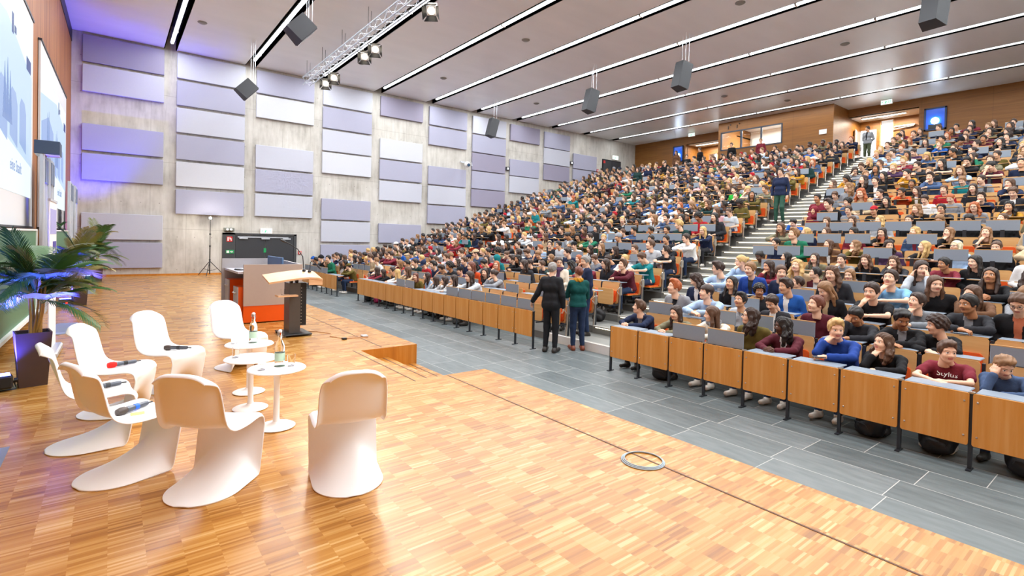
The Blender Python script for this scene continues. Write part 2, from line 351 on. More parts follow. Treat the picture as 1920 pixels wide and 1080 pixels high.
# niche backs at x=33
bw.box(33., 33.2, 7.9, 8.4, 6.4, 9.25); bw.box(33., 33.2, 8.4, 9.4, 6.4, 9.25); bw.box(33., 33.2, 10.05, 10.2, 6.4, 9.25); bw.box(33., 33.2, 11.15, 11.3, 6.4, 9.25); bw.box(33., 33.2, 10.2, 11.15, 8.75, 9.25); bw.box(33., 33.2, 9.4, 10.05, 9.2, 9.25)
bw.box(33., 33.2, 17.4, 18.9, 6.4, 9.25); bw.box(33., 33.2, 20.2, 20.95, 6.4, 9.25); bw.box(33., 33.2, 18.9, 20.2, 8.55, 9.25)
bw.box(31.5, 33.2, 7.75, 7.9, 6.4, 9.4); bw.box(31.5, 33.2, 20.95, 21.1, 6.4, 9.4)
struct(bw.build('wall_back', M_BACKW, smooth=0))
so = MB().box(XB+.02, 33., 7.9, 11.15, 9.22, 9.3); so.box(XB+.02, 33., 17.25, 20.95, 9.12, 9.2)
struct(so.build('ceiling_niche', M_WHITE, smooth=0))
struct(MB().box(34.5, 34.8, YN, YW, 6., ZC+1.2).build('wall_corridor', M_WHITE, smooth=0))
struct(MB().box(29.6, 29.65, 11.15, 17.25, 6.4, 6.45).build('floor_booth', M_DGREY, smooth=0))
br = MB(); br.box(33., 33.1, 11.15, 17.25, 6.4, ZC); struct(br.build('wall_booth', M_WHITE, smooth=0))
# booth window frame and panes
wf = thing('booth_window', 'wide control booth window in the wooden rear wall', 'window', (29.38, 0, 0))
f = MB()
for y0, y1, z0, z1 in ((13.56, 17.24, 7.96, 8.02), (13.56, 17.24, 9.02, 9.08), (13.56, 13.63, 8., 9.05), (17.17, 17.24, 8., 9.05), (15.9, 15.99, 8., 9.05), (14.72, 14.79, 8., 9.05)): f.box(0, .1, y0, y1, z0, z1)
f.build('frame', mat('frame_blue_grey', '#2f3a4a', .4, noise=.05), wf, 0)
for y0, y1 in ((13.63, 14.72), (14.79, 15.9), (15.99, 17.17)): MB().box(.05, .056, y0, y1, 8.02, 9.02).build('pane', M_GLASS, wf, 0)
# booth inside
tag(MB().box(32.9, 32.98, 15.5, 17.1, 7.7, 9.2, bev=.01).build('whiteboard', mat('whiteboard', '#f4f4f2', .3, noise=.02), smooth=0), 'white board hanging inside the control booth', 'whiteboard')
mo = thing('booth_monitor', 'blue glowing screen inside the control booth', 'screen', (31.5, 14.1, 7.9)); MB().box(-.03, .03, -.42, .42, .3, .8, bev=.01).build('housing', M_BLACK, mo, 0)
MB().box(-.036, -.031, -.38, .38, .34, .77).build('screen', mat('screen_blue', '#1450b0', .4, emit='#2a7cff', estr=2.5), mo, 0); MB().tube([(0, 0, -1.4), (0, 0, .35)], .05).build('stand', M_BLACK, mo)
for i, (x, y0, y1, z) in enumerate(((32.0, 8.6, 10.6, 9.2), (32.0, 18.2, 20.6, 9.1), (31.4, 12., 16.6, ZC-.05))):
    t = thing('recessed_light', ['white strip lamp in the soffit over the entrance beside the stairs', 'white strip lamp in the soffit over the far rear entrance', 'white strip lamp on the booth ceiling'][i], 'ceiling light', (x, (y0+y1)/2, z)); L = (y1-y0)/2
    MB().box(-.09, .09, -L, L, -.03, .02).build('housing', M_WHITE, t, 0); MB().box(-.07, .07, -L+.03, L-.03, -.04, -.03).build('diffuser', mat('diffuser', (1, 1, 1), .5, emit=(1, .93, .82), estr=9.), t, 0)
# glazed doors and daylit corridor window
def glazed(n, y0, y1, z0, z1, x=33.05):
    t = MB(); w = .05
    for a, b, c, d in ((y0, y0+w, z0, z1), (y1-w, y1, z0, z1), (y0, y1, z1-w, z1), (y0, y1, z0, z0+w)): t.box(x-.03, x+.05, a, b, c, d)
    o = struct(t.build(f'window_{n}', mat('frame_wood_pale', '#b98a55', .5, noise=.06), smooth=0))
    MB().box(x, x+.008, y0+w, y1-w, z0+w, z1-w).build('pane', M_GLASS, o, 0)
glazed(1, 9.4, 10.05, 6.45, 9.2); glazed(2, 18.95, 19.6, 6.45, 8.55)
DAY = mat('daylight', (1, 1, 1), .5, emit=(.86, .93, 1.), estr=5.)
for i, (y0, y1) in enumerate(((8.3, 11.6), (18.4, 20.6))):
    o = struct(MB().box(34.44, 34.49, y0, y1, 6.6, 9.2).build(f'window_{3+i}', DAY, smooth=0))
    MB().box(34.38, 34.44, y0+.9, y0+1.0, 6.6, 9.2).build('mullion', M_ALU, o, 0); MB().tube([(34.3, y0, 6.6), (34.3, y1, 8.3)], .03).build('handrail', M_ALU, o)
# open door leaf
d = MB().box(0, .05, -.95, 0, 0, 2.28, bev=.005); dd = d.build('door_1', mat('door_pale', '#e0c199', .45, noise=.05), smooth=0); dd.location = (32.98, 11.12, 6.42); dd.rotation_euler = (0, 0, R_(-78)); struct(dd)
MB().tube([(-.05, -.86, .95), (-.05, -.86, 1.2)], .015).build('handle', M_CHROME, dd)
cl = thing('door_closer', 'white and steel door closer bars on the niche wall beside the entrance', 'door closer', (32.9, 8.9, 8.6)); MB().box(-.05, .05, -.45, .45, .08, .15, bev=.01).build('cover', M_WHITE, cl, 0); MB().tube([(0, .6, -.02), (0, -.4, .05)], .025).build('arm', M_ALU, cl)
# projector windows
def projwin(y0, y1, z0, z1, label):
    t = thing('projector_window', label, 'projector window', (XB-.05, (y0+y1)/2, (z0+z1)/2)); a = (y1-y0)/2; b = (z1-z0)/2
    f = MB()
    for q in ((-a, a, -b, -b+.07), (-a, a, b-.07, b), (-a, -a+.07, -b, b), (a-.07, a, -b, b)): f.box(-.03, .05, *q)
    f.build('frame', mat('frame_blue', '#17355f', .4, noise=.05), t, 0)
    MB().box(.0, .01, -a+.07, a-.07, -b+.07, b-.07).build('pane', mat('projector_glass', '#0b3f94', .2, emit='#0a46b8', estr=.9), t, 0)
    MB().lathe([(0, 0), (.12, .0), (.15, .03), (.15, .06)], n=20, M=Matrix.Translation((-.0, 0, -.1)) @ Matrix.Rotation(R_(-90), 4, 'Y')).build('lens', mat('projector_beam', (1, 1, 1), .3, emit=(.75, .9, 1.), estr=60.), t)
    MB().box(-.045, -.031, -.25, .25, -b+.07, -b+.28).build('shelf', M_DGREY, t, 0)
projwin(6.82, 7.68, 7.97, 9.05, 'blue projector window with bright lens beside the near rear entrance'); projwin(21.1, 21.9, 7.97, 9.07, 'blue projector window with bright lens beside the far rear entrance')
tag(MB().box(29.36, 29.39, 11.3, 11.66, 8.14, 8.38).build('notice_sign', M_WHITE, smooth=0), 'white notice sheet on the wooden booth corner', 'notice')
for i, y in enumerate((16.75, 16.2)):
    t = thing('wall_rod', ['small dark hook over the booth window nearer the concrete wall', 'small dark hook over the booth window nearer the stairs'][i], 'hook', (29.36, y, 9.2)); MB().tube([(0, 0, 0), (0, 0, .2)], .02).build('rod', M_DGREY, t); MB().tube([(-.06, -.15, .25), (.02, -.15, .25)], .03).build('knob', M_DGREY, t)
# exit signs
EXW = mat('exit_white', (1, 1, 1), .5, emit=(.82, 1., .95), estr=1.0); EXG = mat('exit_green', '#12a865', .5, emit='#12c070', estr=.8)
def exitsign(x, y, z, rz, label, w=.46, h=.2):
    t = thing('exit_sign', label, 'exit sign', (x, y, z), rz); MB().box(-w/2-.02, w/2+.02, -.03, .03, -h/2-.015, h/2+.03, bev=.006).build('housing', M_WHITE, t, 0)
    MB().box(-w/2, w/2, -.034, -.031, -h/2, h/2).build('panel', EXW, t, 0); m = MB(); arrow_exit(m, Matrix.Translation((0, -.037, 0)), w, h, 0); m.build('pictogram', EXG, t, 0)
    return t
exitsign(5.55, YW-.05, 2.37+.0, 0, 'glowing green exit sign over the dark double door by the stage')
exitsign(29.0, YW-.05, 8.42, 0, 'glowing exit sign over the upper dark door at the rear of the concrete wall', .6, .26)
for x, y, lb in ((30.4, 9.0, 'green exit sign under the ceiling near the entrance above the stairs'), (30.4, 19.9, 'green exit sign under the ceiling near the far rear entrance')):
    t = exitsign(x, y, ZC-.14, R_(-90), lb, .46, .2); MB().tube([(0, 0, .1), (0, 0, .15)], .02).build('hanger', M_ALU, t)
# double door in the concrete wall
dr = MB(); x0, x1, z1 = 3.81, 6.87, 2.25
for a, b, c, d in ((x0, x0+.5, HS, z1), (x1-.12, x1, HS, z1), (x0, x1, z1-.07, z1)): dr.box(a, b, YW-.06, YW+.02, c, d)
do = struct(dr.build('door_2', mat('door_graphite', '#3a3b3d', .5, noise=.06), smooth=0))
for i, (a, b) in enumerate(((4.32, 5.52), (5.54, 6.74))): MB().box(a, b, YW-.045, YW, HS, 2.16).build('door_leaf', mat('door_leaf_grey', '#313236', .45, noise=.06), do, 0)
MB().box(4.4, 6.5, YW-.09, YW-.05, 2.06, 2.11).build('closer_rail', M_ALU, do, 0)
for a in (4.45, 5.35, 6.25): MB().box(a, a+.35, YW-.12, YW-.05, 1.99, 2.06, bev=.01).build('door_closer', M_ALU, do, 0)
MB().box(5.46, 5.56, YW-.055, YW-.045, 1.4, 1.6).build('green_label', M_GREEN, do, 0)
MB().box(3.88, 4.22, YW-.07, YW-.06, 1.02, 1.1).build('vent_slot', M_BLACK, do, 0)
t = thing('fire_sign', 'red fire hose sign on the dark panel beside the double door', 'fire sign', (4.08, YW-.07, 1.98)); MB().box(-.11, .11, -.008, 0, -.11, .11).build('plate', M_RED, t, 0); m = MB(); m.box(-.08, -.03, -.012, -.008, -.08, .08); m.box(.0, .08, -.012, -.008, -.01, .03); m.box(.05, .08, -.012, -.008, -.08, .0); m.box(.0, .03, -.012, -.008, .03, .08); m.build('pictogram', M_WHITE, t, 0)
t = thing('escape_route_sign', 'green escape route sign with arrow on the dark panel beside the double door', 'escape sign', (4.1, YW-.07, 1.43)); MB().box(-.155, .155, -.008, 0, -.075, .075).build('plate', M_GREEN, t, 0); m = MB(); m.box(-.13, -.03, -.012, -.008, -.05, .05); m.box(.0, .08, -.012, -.008, -.015, .015); m.plate([(.06, .045), (.06, -.045), (.13, 0)], -.012, -.008, 1); m.build('pictogram', M_WHITE, t, 0)
t = thing('emergency_lamp', 'grey emergency lamp box with two spot heads above the door corner', 'emergency lamp', (4.05, YW-.1, 2.4)); MB().box(-.2, .2, -.06, .1, -.07, .07, bev=.01).build('housing', mat('lamp_grey', '#6f746c', .5, noise=.05), t, 0)
for q in (-.07, .07): MB().lathe([(0, -.02), (.05, -.02), (.05, .03)], n=14, M=Matrix.Translation((q, -.07, .0)) @ Matrix.Rotation(R_(90), 4, 'X')).build('spot_head', M_WHITE, t)
def alarm(x, z, lb, s=.075):
    t = thing('fire_alarm_button', lb, 'fire alarm', (x, YW-.03, z)); MB().box(-s, s, -.03, .03, -s, s, bev=.01).build('housing', M_RED, t, 0); MB().box(-s*.55, s*.55, -.034, -.03, -s*.55, s*.55).build('window', M_WHITE, t, 0)
alarm(7.03, 1.4, 'red fire alarm button beside the double door'); alarm(27.2, 7.3, 'red fire alarm button beside the upper dark door', .1)
ud = MB().box(27.67, 29.65, YW-.05, YW+.02, 6.1, 8.2); uo = struct(ud.build('door_3', mat('door_black', '#1c1c1f', .5, noise=.1), smooth=0)); MB().box(27.75, 28.62, YW-.06, YW-.05, 6.1, 8.1).build('door_leaf', M_DGREY, uo, 0); MB().box(28.68, 29.55, YW-.06, YW-.05, 6.1, 8.1).build('door_leaf', M_DGREY, uo, 0); MB().box(27.75, 27.95, YW-.065, YW-.05, 7.9, 8.1).build('red_plate', M_RED, uo, 0)
for x, z, lb in ((19.14, 6.6, 'small wall spotlight box between seventh and eighth panel columns'), (24.55, 7.55, 'small wall spotlight box between ninth and tenth panel columns')):
    t = thing('wall_spotlight', lb, 'wall light', (x, YW-.08, z)); MB().box(-.14, .14, -.06, .08, -.1, .1, bev=.01).build('housing', M_DGREY, t, 0); MB().box(-.05, .05, -.065, -.06, -.05, .05).build('lens', mat('small_lens', (1, 1, 1), .4, emit=(1, 1, 1), estr=1.5), t, 0)
t = thing('wall_camera', 'white bracketed camera projector on the sixth panel column', 'camera', (16.0, YW-.14, 6.5))
MB().box(-.3, .25, -.05, .03, .1, .16).build('bracket', M_ALU, t, 0); MB().ball((0, -.28, -.02), (.17, .2, .17)).build('body', M_WHITE, t); MB().lathe([(0, .0), (.09, 0), (.09, .05)], n=16, M=Matrix.Translation((-.03, -.46, -.07)) @ Matrix.Rotation(R_(90), 4, 'X')).build('lens', mat('lens_blue', '#0d3350', .15), t); MB().tube([(.2, -.1, .1), (.28, -.3, .1), (.24, -.4, -.1)], .02).build('arm', M_ALU, t)
# ---------------------------------------------------------------- stage wall: screens, boards
def wq(mb, y0, y1, z0, z1, d0, d1, mi=0): wall_slab(mb, y0, y1, z0, z1, d0, d1, mi)
SCRW = mat('screen_cloth', '#dcdcdd', .7, noise=.01)
IMG0 = mat('image_white', '#262626', .5, emit='#effaff', estr=.93); IMG1 = mat('image_pale_blue', '#262626', .5, emit='#cde6fd', estr=.85)
IMG2 = mat('image_blue', '#262626', .5, emit='#a9c6f8', estr=.75); IMG3 = mat('image_mid_blue', '#262626', .5, emit='#8fade8', estr=.7); IMG4 = mat('image_dark_blue', '#262626', .5, emit='#2f58b0', estr=.5)
def wpoly(mb, pts, d, mi=0):
    v = [(xs(y)+d, y, z) for y, z in pts]; n = len(v); v += [(a-.003, b, c) for a, b, c in v]
    mb.add(v, [tuple(range(n)), tuple(range(n, 2*n))[::-1]]+[(i, (i+1) % n, n+(i+1) % n, n+i) for i in range(n)], mi)
def screen(y0, y1, label, iy0, iy1, k):
    t = thing('projection_screen', label, 'screen', (0, 0, 0))
    m = MB(); wq(m, y0, y1, 2.24, 6.55, .01, .05); m.build('canvas', SCRW, t, 0)
    m = MB(); wq(m, y0-.02, y1+.02, 6.55, 6.6, .0, .07); wq(m, y0-.02, y1+.02, 2.2, 2.24, .0, .07); m.build('frame', M_DGREY, t, 0)
    m = MB(); wq(m, iy0, iy1, 2.82, 6.0, .05, .054); im = m.build('projected_image', IMG0, t, 0)
    W = iy1-iy0; Y = lambda a: iy0+a*W; Z = lambda b: 2.82+b*3.18
    m = MB(); wpoly(m, [(Y(0), Z(.38)), (Y(1), Z(.2)), (Y(1), Z(.78)), (Y(.55), Z(.92)), (Y(0), Z(.8))], .058); m.build('image_sky', IMG1, im, 0)
    m = MB(); wpoly(m, [(Y(.02), Z(.4)), (Y(.42), Z(.34)), (Y(.42), Z(.62)), (Y(.24), Z(.7)), (Y(.02), Z(.6))], .062)
    for a in (.5, .66, .82): wpoly(m, [(Y(a-.06), Z(.3)), (Y(a+.06), Z(.26)), (Y(a+.06), Z(.5)), (Y(a+.03), Z(.56)), (Y(a-.03), Z(.57)), (Y(a-.06), Z(.52))], .062)
    m.build('image_buildings', IMG2, im, 0)
    for q, h in ((.2, .55), (.25, .6), (.52, .4), (.56, .48), (.6, .38)):
        m = MB()
        for j in range(8): b = .36+j*h/14; wpoly(m, [(Y(q-.03+.003*j), Z(b)), (Y(q+.03-.003*j), Z(b)), (Y(q), Z(b+.09))], .066)
        m.build('image_tree', IMG3, im, 0)
    m = MB()
    for a, b, c, d in ((.62, .645, .86, .97), (.88, .97, .79, .87), (.66, .69, .88, .92)): wpoly(m, [(Y(a), Z(c)), (Y(b), Z(c)), (Y(b), Z(d)), (Y(a), Z(d))], .066)
    m.build('image_emblems', IMG4 if k else IMG3, im, 0)
    cu = bpy.data.curves.new('caption_text', 'FONT'); cu.body = 'eine Stadt'; cu.size = .3; cu.extrude = .001; q = bpy.data.objects.new('caption_text', cu); COL.objects.link(q)
    me = bpy.data.meshes.new_from_object(q.evaluated_get(bpy.context.evaluated_depsgraph_get())); bpy.data.objects.remove(q); me.materials.clear(); me.materials.append(IMG3); o = link('caption_text', me, im)
    ya = Y(.6); o.matrix_local = Matrix.Translation((xs(ya)+.066, ya, Z(.12))) @ Matrix.Rotation(math.atan(-.017), 4, 'Z') @ Matrix.Rotation(R_(90), 4, 'Z') @ Matrix.Rotation(R_(90), 4, 'X')
screen(8.4, 14.97, 'large projection screen nearer the front on the wood slat wall', 8.4, 14.72, 1)
screen(16.2, 22.7, 'large projection screen farther along the wood slat wall, behind the rail pylon', 16.22, 22.45, 1)
BOARD = mat('board_green', '#4d7a58', .45, noise=.08, nscale=3)
def bq(mb, y0, y1, z0, z1, a=.27, b=.31): wq(mb, y0, y1, z0, z1, a, b)
def blackboard(y0, y1, label):
    t = thing('blackboard', label, 'blackboard', (0, 0, 0))
    m = MB(); bq(m, y0, y1, .68, 2.15); m.build('board_panel', BOARD, t, 0)
    m = MB(); bq(m, y0-.03, y1+.03, .63, .68, .25, .36); bq(m, y0-.03, y1+.03, 2.15, 2.18, .25, .33); bq(m, y0-.03, y0, .63, 2.18, .25, .33); bq(m, y1, y1+.03, .63, 2.18, .25, .33); m.build('frame', M_WHITE, t, 0)
blackboard(4.6, 13.05, 'green sliding blackboard below the nearer projection screen'); blackboard(15.9, 19.7, 'green sliding blackboard below the farther projection screen')
def pylon(y, z1, label, w):
    t = thing('rail_pylon', label, 'pylon', (xs(y)+.3, y, HS))
    MB().box(-.03, .02, 0, w, 0, z1-HS).build('column', M_ALU, t, 0)
    m = MB()
    for q in (.05, w*.5, w-.07): m.box(.02, .045, q, q+.05, 0, z1-HS)
    m.build('guide_rail', mat('rail_pale', '#e6ebf2', .3, .5, noise=.02), t, 0)
    for q in (.12, w*.5+.08): MB().box(.02, .06, q, q+w*.32, z1-HS-.55, z1-HS-.08).build('counterweight', mat('rail_grey', '#7f8ea3', .4, .4, noise=.04), t, 0)
    return t
pylon(13.9, 3.676, 'aluminium rail pylon in front of the wood strip between the screens, nearer column', .75); pylon(14.95, 3.72, 'aluminium rail pylon between the screens, farther column behind the blue grey box', .9); pylon(20.2, 3.65, 'aluminium rail pylon at the end of the farther blackboard', 1.3); pylon(22.0, 3.65, 'aluminium rail pylon nearest the concrete wall corner', 1.2)
t = thing('cable_cover_box', 'dark blue grey box on top of the nearer rail pylon between the screens', 'box', (-1.015, 13.9, 3.69)); MB().box(-.195, .195, 0, .5, 0, .27, bev=.01).build('housing', mat('box_blue_grey', '#3b4a60', .5, noise=.05), t, 0); MB().box(-.185, .185, .02, .48, -.012, 0).build('underside', M_WHITE, t, 0)
# black top strip of the slat wall
m = MB(); wq(m, YN, YW, 9.2, ZC, 0, .02); struct(m.build('trim_3', M_BLACK, smooth=0))
# roll-up banner
t = thing('rollup_banner', 'white roll-up banner with violet field beside the nearest palm', 'banner', (-.63, 9.5, HS), R_(89))
MB().box(-.43, .43, -.09, .09, 0, .09, bev=.02).build('base', M_ALU, t); MB().box(-.42, .42, -.006, .006, .09, 2.1).build('cloth', mat('banner_white', '#f6f1f0', .6, noise=.01), t, 0)
MB().box(-.43, .43, -.015, .015, 2.1, 2.13).build('top_rail', M_ALU, t, 0)
for a, b, c, d, col in ((-.36, .36, 1.66, 2.0, '#a7a4d6'), (-.05, .36, 1.2, 1.56, '#4a3f9c')): MB().box(a, b, -.009, -.006, c, d).build('printed_field', mat('print'+col, col, .6, noise=.05), t, 0)
m = MB()
for i, w in enumerate((.3, .42, .36, .25)): m.box(-.02, -.02+w*.7, -.011, -.009, 1.43-.06*i, 1.46-.06*i)
m.build('printed_lines', M_WHITE, t, 0)
# ---------------------------------------------------------------- floor sockets
FP = mat('floor_plate', '#8d9097', .35, .3, noise=.06)
for x, y, w, l, lb in ((-.62, 11.9, .3, 1.35, 'grey floor socket plate beside the nearer palms'), (-.43, 19., .2, 1.4, 'grey floor socket plate beyond the middle palm'), (-.75, 5.35, .28, .45, 'dark floor socket plate by the nearest white chairs')):
    o = MB().box(x-w/2, x+w/2, y-l/2, y+l/2, HS, HS+.004).build('floor_socket_plate', FP, smooth=0); tag(o, lb, 'floor plate'); MB().box(x-w/2+.04, x+w/2-.04, y-l/2+.06, y-l/2+.2, HS+.004, HS+.006).build('lid', M_ALU, o, 0)
# ---------------------------------------------------------------- white cantilever chairs
def panton():
    K = [(-.300, .838), (-.286, .81), (-.262, .755), (-.238, .68), (-.212, .6), (-.186, .525), (-.15, .465), (-.09, .432), (-.01, .42), (.08, .42), (.17, .428), (.225, .425), (.262, .405), (.276, .37), (.272, .32),
         (.252, .265), (.22, .212), (.175, .165), (.12, .125), (.055, .09), (-.02, .06), (-.1, .036), (-.17, .018), (-.225, .008), (-.27, .002)]
    WK = [(.0, .165), (.03, .188), (.07, .203), (.12, .212), (.2, .22), (.4, .226), (.62, .236), (.85, .244), (1.05, .246), (1.4, .244), (1.65, .242)]
    def cr(p, u):
        i = max(0, min(int(u), len(p)-2)); t = u-i; a, b, c, d = (Vector((*p[max(i-1, 0)], 0)), Vector((*p[i], 0)), Vector((*p[i+1], 0)), Vector((*p[min(i+2, len(p)-1)], 0)))
        return .5*((2*b)+(c-a)*t+(2*a-5*b+4*c-d)*t*t+(3*b-a-3*c+d)*t**3)
    N = 64; C = [cr(K, (len(K)-1)*i/(N-1)) for i in range(N)]; arc = [0.]
    for i in range(1, N): arc.append(arc[-1]+(C[i]-C[i-1]).length)
    i0 = min(range(N), key=lambda i: abs((len(K)-1)*i/(N-1)-13)); a0 = arc[i0]; aE = arc[-1]; ASC = 1.0
    S = [-1, -.985, -.95, -.88, -.75, -.55, -.3, 0, .3, .55, .75, .88, .95, .985, 1]; rows = []
    def width(a): return float(np.interp(a, [w[0] for w in WK], [w[1] for w in WK]))
    def back_row(i, dx=0., dz=0.):
        x, z = C[i].x, C[i].y; p, q = C[max(i-1, 0)], C[min(i+1, N-1)]; t = (q-p).normalized(); nx, nz = -t.y, t.x
        if i < i0*.55 and nx < 0: nx, nz = -nx, -nz
        w = width(arc[i]); r = []
        for s in S:
            k = abs(s); f = max(0., 1-arc[i]/.5); cup = (.055*f+.014)*k**2*min(1., .35+arc[i]*8); lip = -.03*max(0., (k-.88)/.12)**1.3*(0 if dx else 1)
            r.append((x+nx*(cup+lip)+dx, w*s, z+nz*(cup+lip)+dz-.06*k**3.2*max(0., 1-arc[i]/.15)))
        return r
    rows.append(back_row(0, -.028, -.02)); rows.append(back_row(0, -.016, -.004))
    for i in range(i0+1): rows.append(back_row(i))
    for i in range(i0+1, N):
        x, z = C[i].x, C[i].y; tau = (arc[i]-a0)/(aE-a0); r = []; w = .244-.012*tau
        if tau > .68: w *= math.sqrt(max(0., 1-((tau-.68)/.325)**2))
        e = (.276+(.215-.276)*tau/.3, .37*(1-tau/.3)) if tau < .3 else (.215+(-.2-.215)*((tau-.3)/.7)**1.0, 0.)
        for s in S: f = abs(s)**2.6; r.append((x*(1-f)+(e[0]*f if tau < .3 else (e[0]*(1-tau)+x*tau)*f), w*s, max(0., z*(1-f)+e[1]*f)))
        rows.append(r)
    m = MB(); nS = len(S); v = [p for r in rows for p in r]; f = [(i*nS+j, i*nS+j+1, (i+1)*nS+j+1, (i+1)*nS+j) for i in range(len(rows)-1) for j in range(nS-1)]
    m.add(v, f); return m.mesh('moulded_shell', M_WHITEP, 0)
PM = panton(); PM.polygons.foreach_set('use_smooth', [True]*len(PM.polygons))
CH = [(-.12, 5.31, 6, 'white cantilever chair at the outer left, nearest the potted palm, seen from its side'), (.075, 4.52, 24, 'white cantilever chair turned from the camera, second from the left in front'), (.53, 3.95, 50, 'white cantilever chair seen from behind in the middle of the front'), (1.33, 3.53, 78, 'white cantilever chair seen squarely from behind, right of the round tables'),
      (.03, 6.14, -22, 'white cantilever chair holding the red-tipped microphone'), (.50, 6.76, -45, 'white cantilever chair holding the grey-headed microphone'), (1.3, 7.4, -62, 'white cantilever chair farthest back, behind the round tables')]
for x, y, a, lb in CH:
    t = link('cantilever_chair', PM, None, (x, y, HS+.004)); t.rotation_euler = (0, 0, R_(a)); tag(t, lb, 'chair', 'white cantilever chairs around the tables')
    so = t.modifiers.new('Thickness', 'SOLIDIFY'); so.thickness = .009; so.offset = 0; su = t.modifiers.new('Smooth', 'SUBSURF'); su.levels = 1; su.render_levels = 1
# tables
tp = MB().lathe([(0, .505), (.2, .505), (.235, .512), (.242, .52), (.235, .528), (0, .53)], n=48).mesh('table_top', M_WHITEP); pl = MB().lathe([(.032, .03), (.026, .08), (.024, .35), (.03, .48), (.06, .506)], n=24).mesh('pedestal', M_WHITEP); bs = MB().lathe([(0, 0), (.155, 0), (.16, .006), (.15, .012), (.09, .02), (.045, .034), (.032, .05), (0, .05)], n=40).mesh('base', M_WHITEP)
TB = [(1.18, 4.885, 0, 'round white pedestal table nearest the camera, with bottle and two glasses'), (1.1, 5.55, -.03, 'middle round white pedestal table'), (1.2, 6.14, 0, 'round white pedestal table before the farthest chair, with a bottle')]
for x, y, dz, lb in TB:
    t = thing('pedestal_table', lb, 'table', (x, y, HS+.003), 0, 'round white tables between the chairs')
    for nme, me in (('table_top', tp), ('pedestal', pl), ('base', bs)): o = link(nme, me, t); o.scale = (1, 1, 1+dz/.53)
# bottles and glasses
WATER = mat('bottle_glass', '#fbfdfb', .03, trans=1., spec=.5); WATER.node_tree.nodes['Principled BSDF'].inputs['IOR'].default_value = 1.12; LABEL = mat('bottle_label_green', '#bfe0c8', .5, noise=.05)
def bottle(x, y, z, lb):
    t = thing('swing_top_bottle', lb, 'bottle', (x, y, z)); MB().lathe([(0, .002), (.038, .002), (.042, .012), (.042, .17), (.036, .2), (.017, .235), (.015, .29), (.018, .295), (.018, .303), (0, .303)], n=24).build('body', WATER, t); MB().lathe([(0, .3), (.016, .3), (.017, .318), (.01, .328), (0, .328)], n=16).build('stopper', M_WHITEP, t)
    MB().tube([(.018, 0, .25), (.024, .0, .28), (.02, 0, .315), (-.02, 0, .315), (-.024, 0, .28)], .0025, 6).build('wire_clip', M_CHROME, t); MB().lathe([(.043, .05), (.0432, .052), (.0432, .12), (.043, .122)], n=24).build('label', LABEL, t)
    return t
bottle(1.21, 4.92, HS+.534, 'clear swing-top water bottle on the nearest round table'); bottle(1.24, 6.16, HS+.534, 'clear swing-top water bottle on the farthest round table')
gl = MB().lathe([(0, .002), (.027, .002), (.03, .008), (.035, .1), (.033, .1), (.028, .012), (0, .01)], n=24).mesh('tumbler', M_GLASS)
for x, y, z, lb in ((1.05, 4.86, HS+.534, 'empty glass tumbler on the nearest table, beside its bottle'), (1.3, 4.88, HS+.534, 'empty glass tumbler at the outer edge of the nearest table'), (.98, 5.63, HS+.503, 'empty glass tumbler on the middle round table'), (1.06, 6.2, HS+.534, 'empty glass tumbler on the farthest round table')):
    tag(link('glass_tumbler', gl, None, (x, y, z)), lb, 'glass', 'glass tumblers')
cs = MB().lathe([(0, 0), (.045, 0), (.045, .003), (0, .003)], n=24).mesh('coaster', mat('coaster_green', '#a9c8b2', .6, noise=.2, nscale=80))
for x, y, lb in ((1.21, 4.92, 'round green printed coaster under the nearest bottle'), (1.24, 6.16, 'round green printed coaster under the farthest bottle')): tag(link('coaster', cs, None, (x, y, HS+.5335)), lb, 'coaster')
# microphones lying on seats
def mic(x, y, z, rz, headmat, ring, lb):
    t = thing('microphone', lb, 'microphone', (x, y, z+.024), R_(rz)); Rm = Matrix.Rotation(R_(90), 4, 'Y')
    MB().lathe([(0, -.135), (.015, -.135), (.017, -.12), (.018, -.03), (.021, .01), (.021, .03)], n=18, M=Rm).build('handle', mat('mic_grey', '#5a5f69', .35, .5, noise=.05), t); MB().lathe([(.02, .03), (.027, .045), (.028, .075), (.022, .098), (0, .105)], n=18, M=Rm).build('head', headmat, t)
    MB().lathe([(.019, -.06), (.0205, -.058), (.0205, -.03), (.019, -.028)], n=18, M=Rm).build('ring', ring, t); MB().tube([(-.135, 0, 0), (-.175, 0, -.004)], .006).build('antenna', M_BLACK, t)
FOAMR = mat('foam_red', '#f01508', .8, noise=.1, bump=.3, bscale=400); MESHG = mat('mic_mesh', '#4c423f', .5, .3, noise=.2, nscale=300)
mic(.08, 6.13, HS+.432, 200, FOAMR, M_BLACK, 'wireless microphone with red foam head on a white seat'); mic(.56, 6.7, HS+.432, 150, MESHG, M_DGREY, 'wireless microphone with grey mesh head on a white seat')
mic(.12, 4.52, HS+.432, 220, MESHG, mat('ring_blue', '#1464e0', .5, noise=.05), 'wireless microphone with blue ring on a seat in front'); mic(-.05, 5.3, HS+.432, 200, M_BLACK, M_DGREY, 'black microphone on the leftmost white chair')
tag(MB().box(-.04, .04, -.03, .03, 0, .003).build('paper_note', mat('note_yellow', '#e8e27a', .6, noise=.04), loc=(.16, 4.44, HS+.433), smooth=0), 'small yellow paper note on a front white seat', 'note')
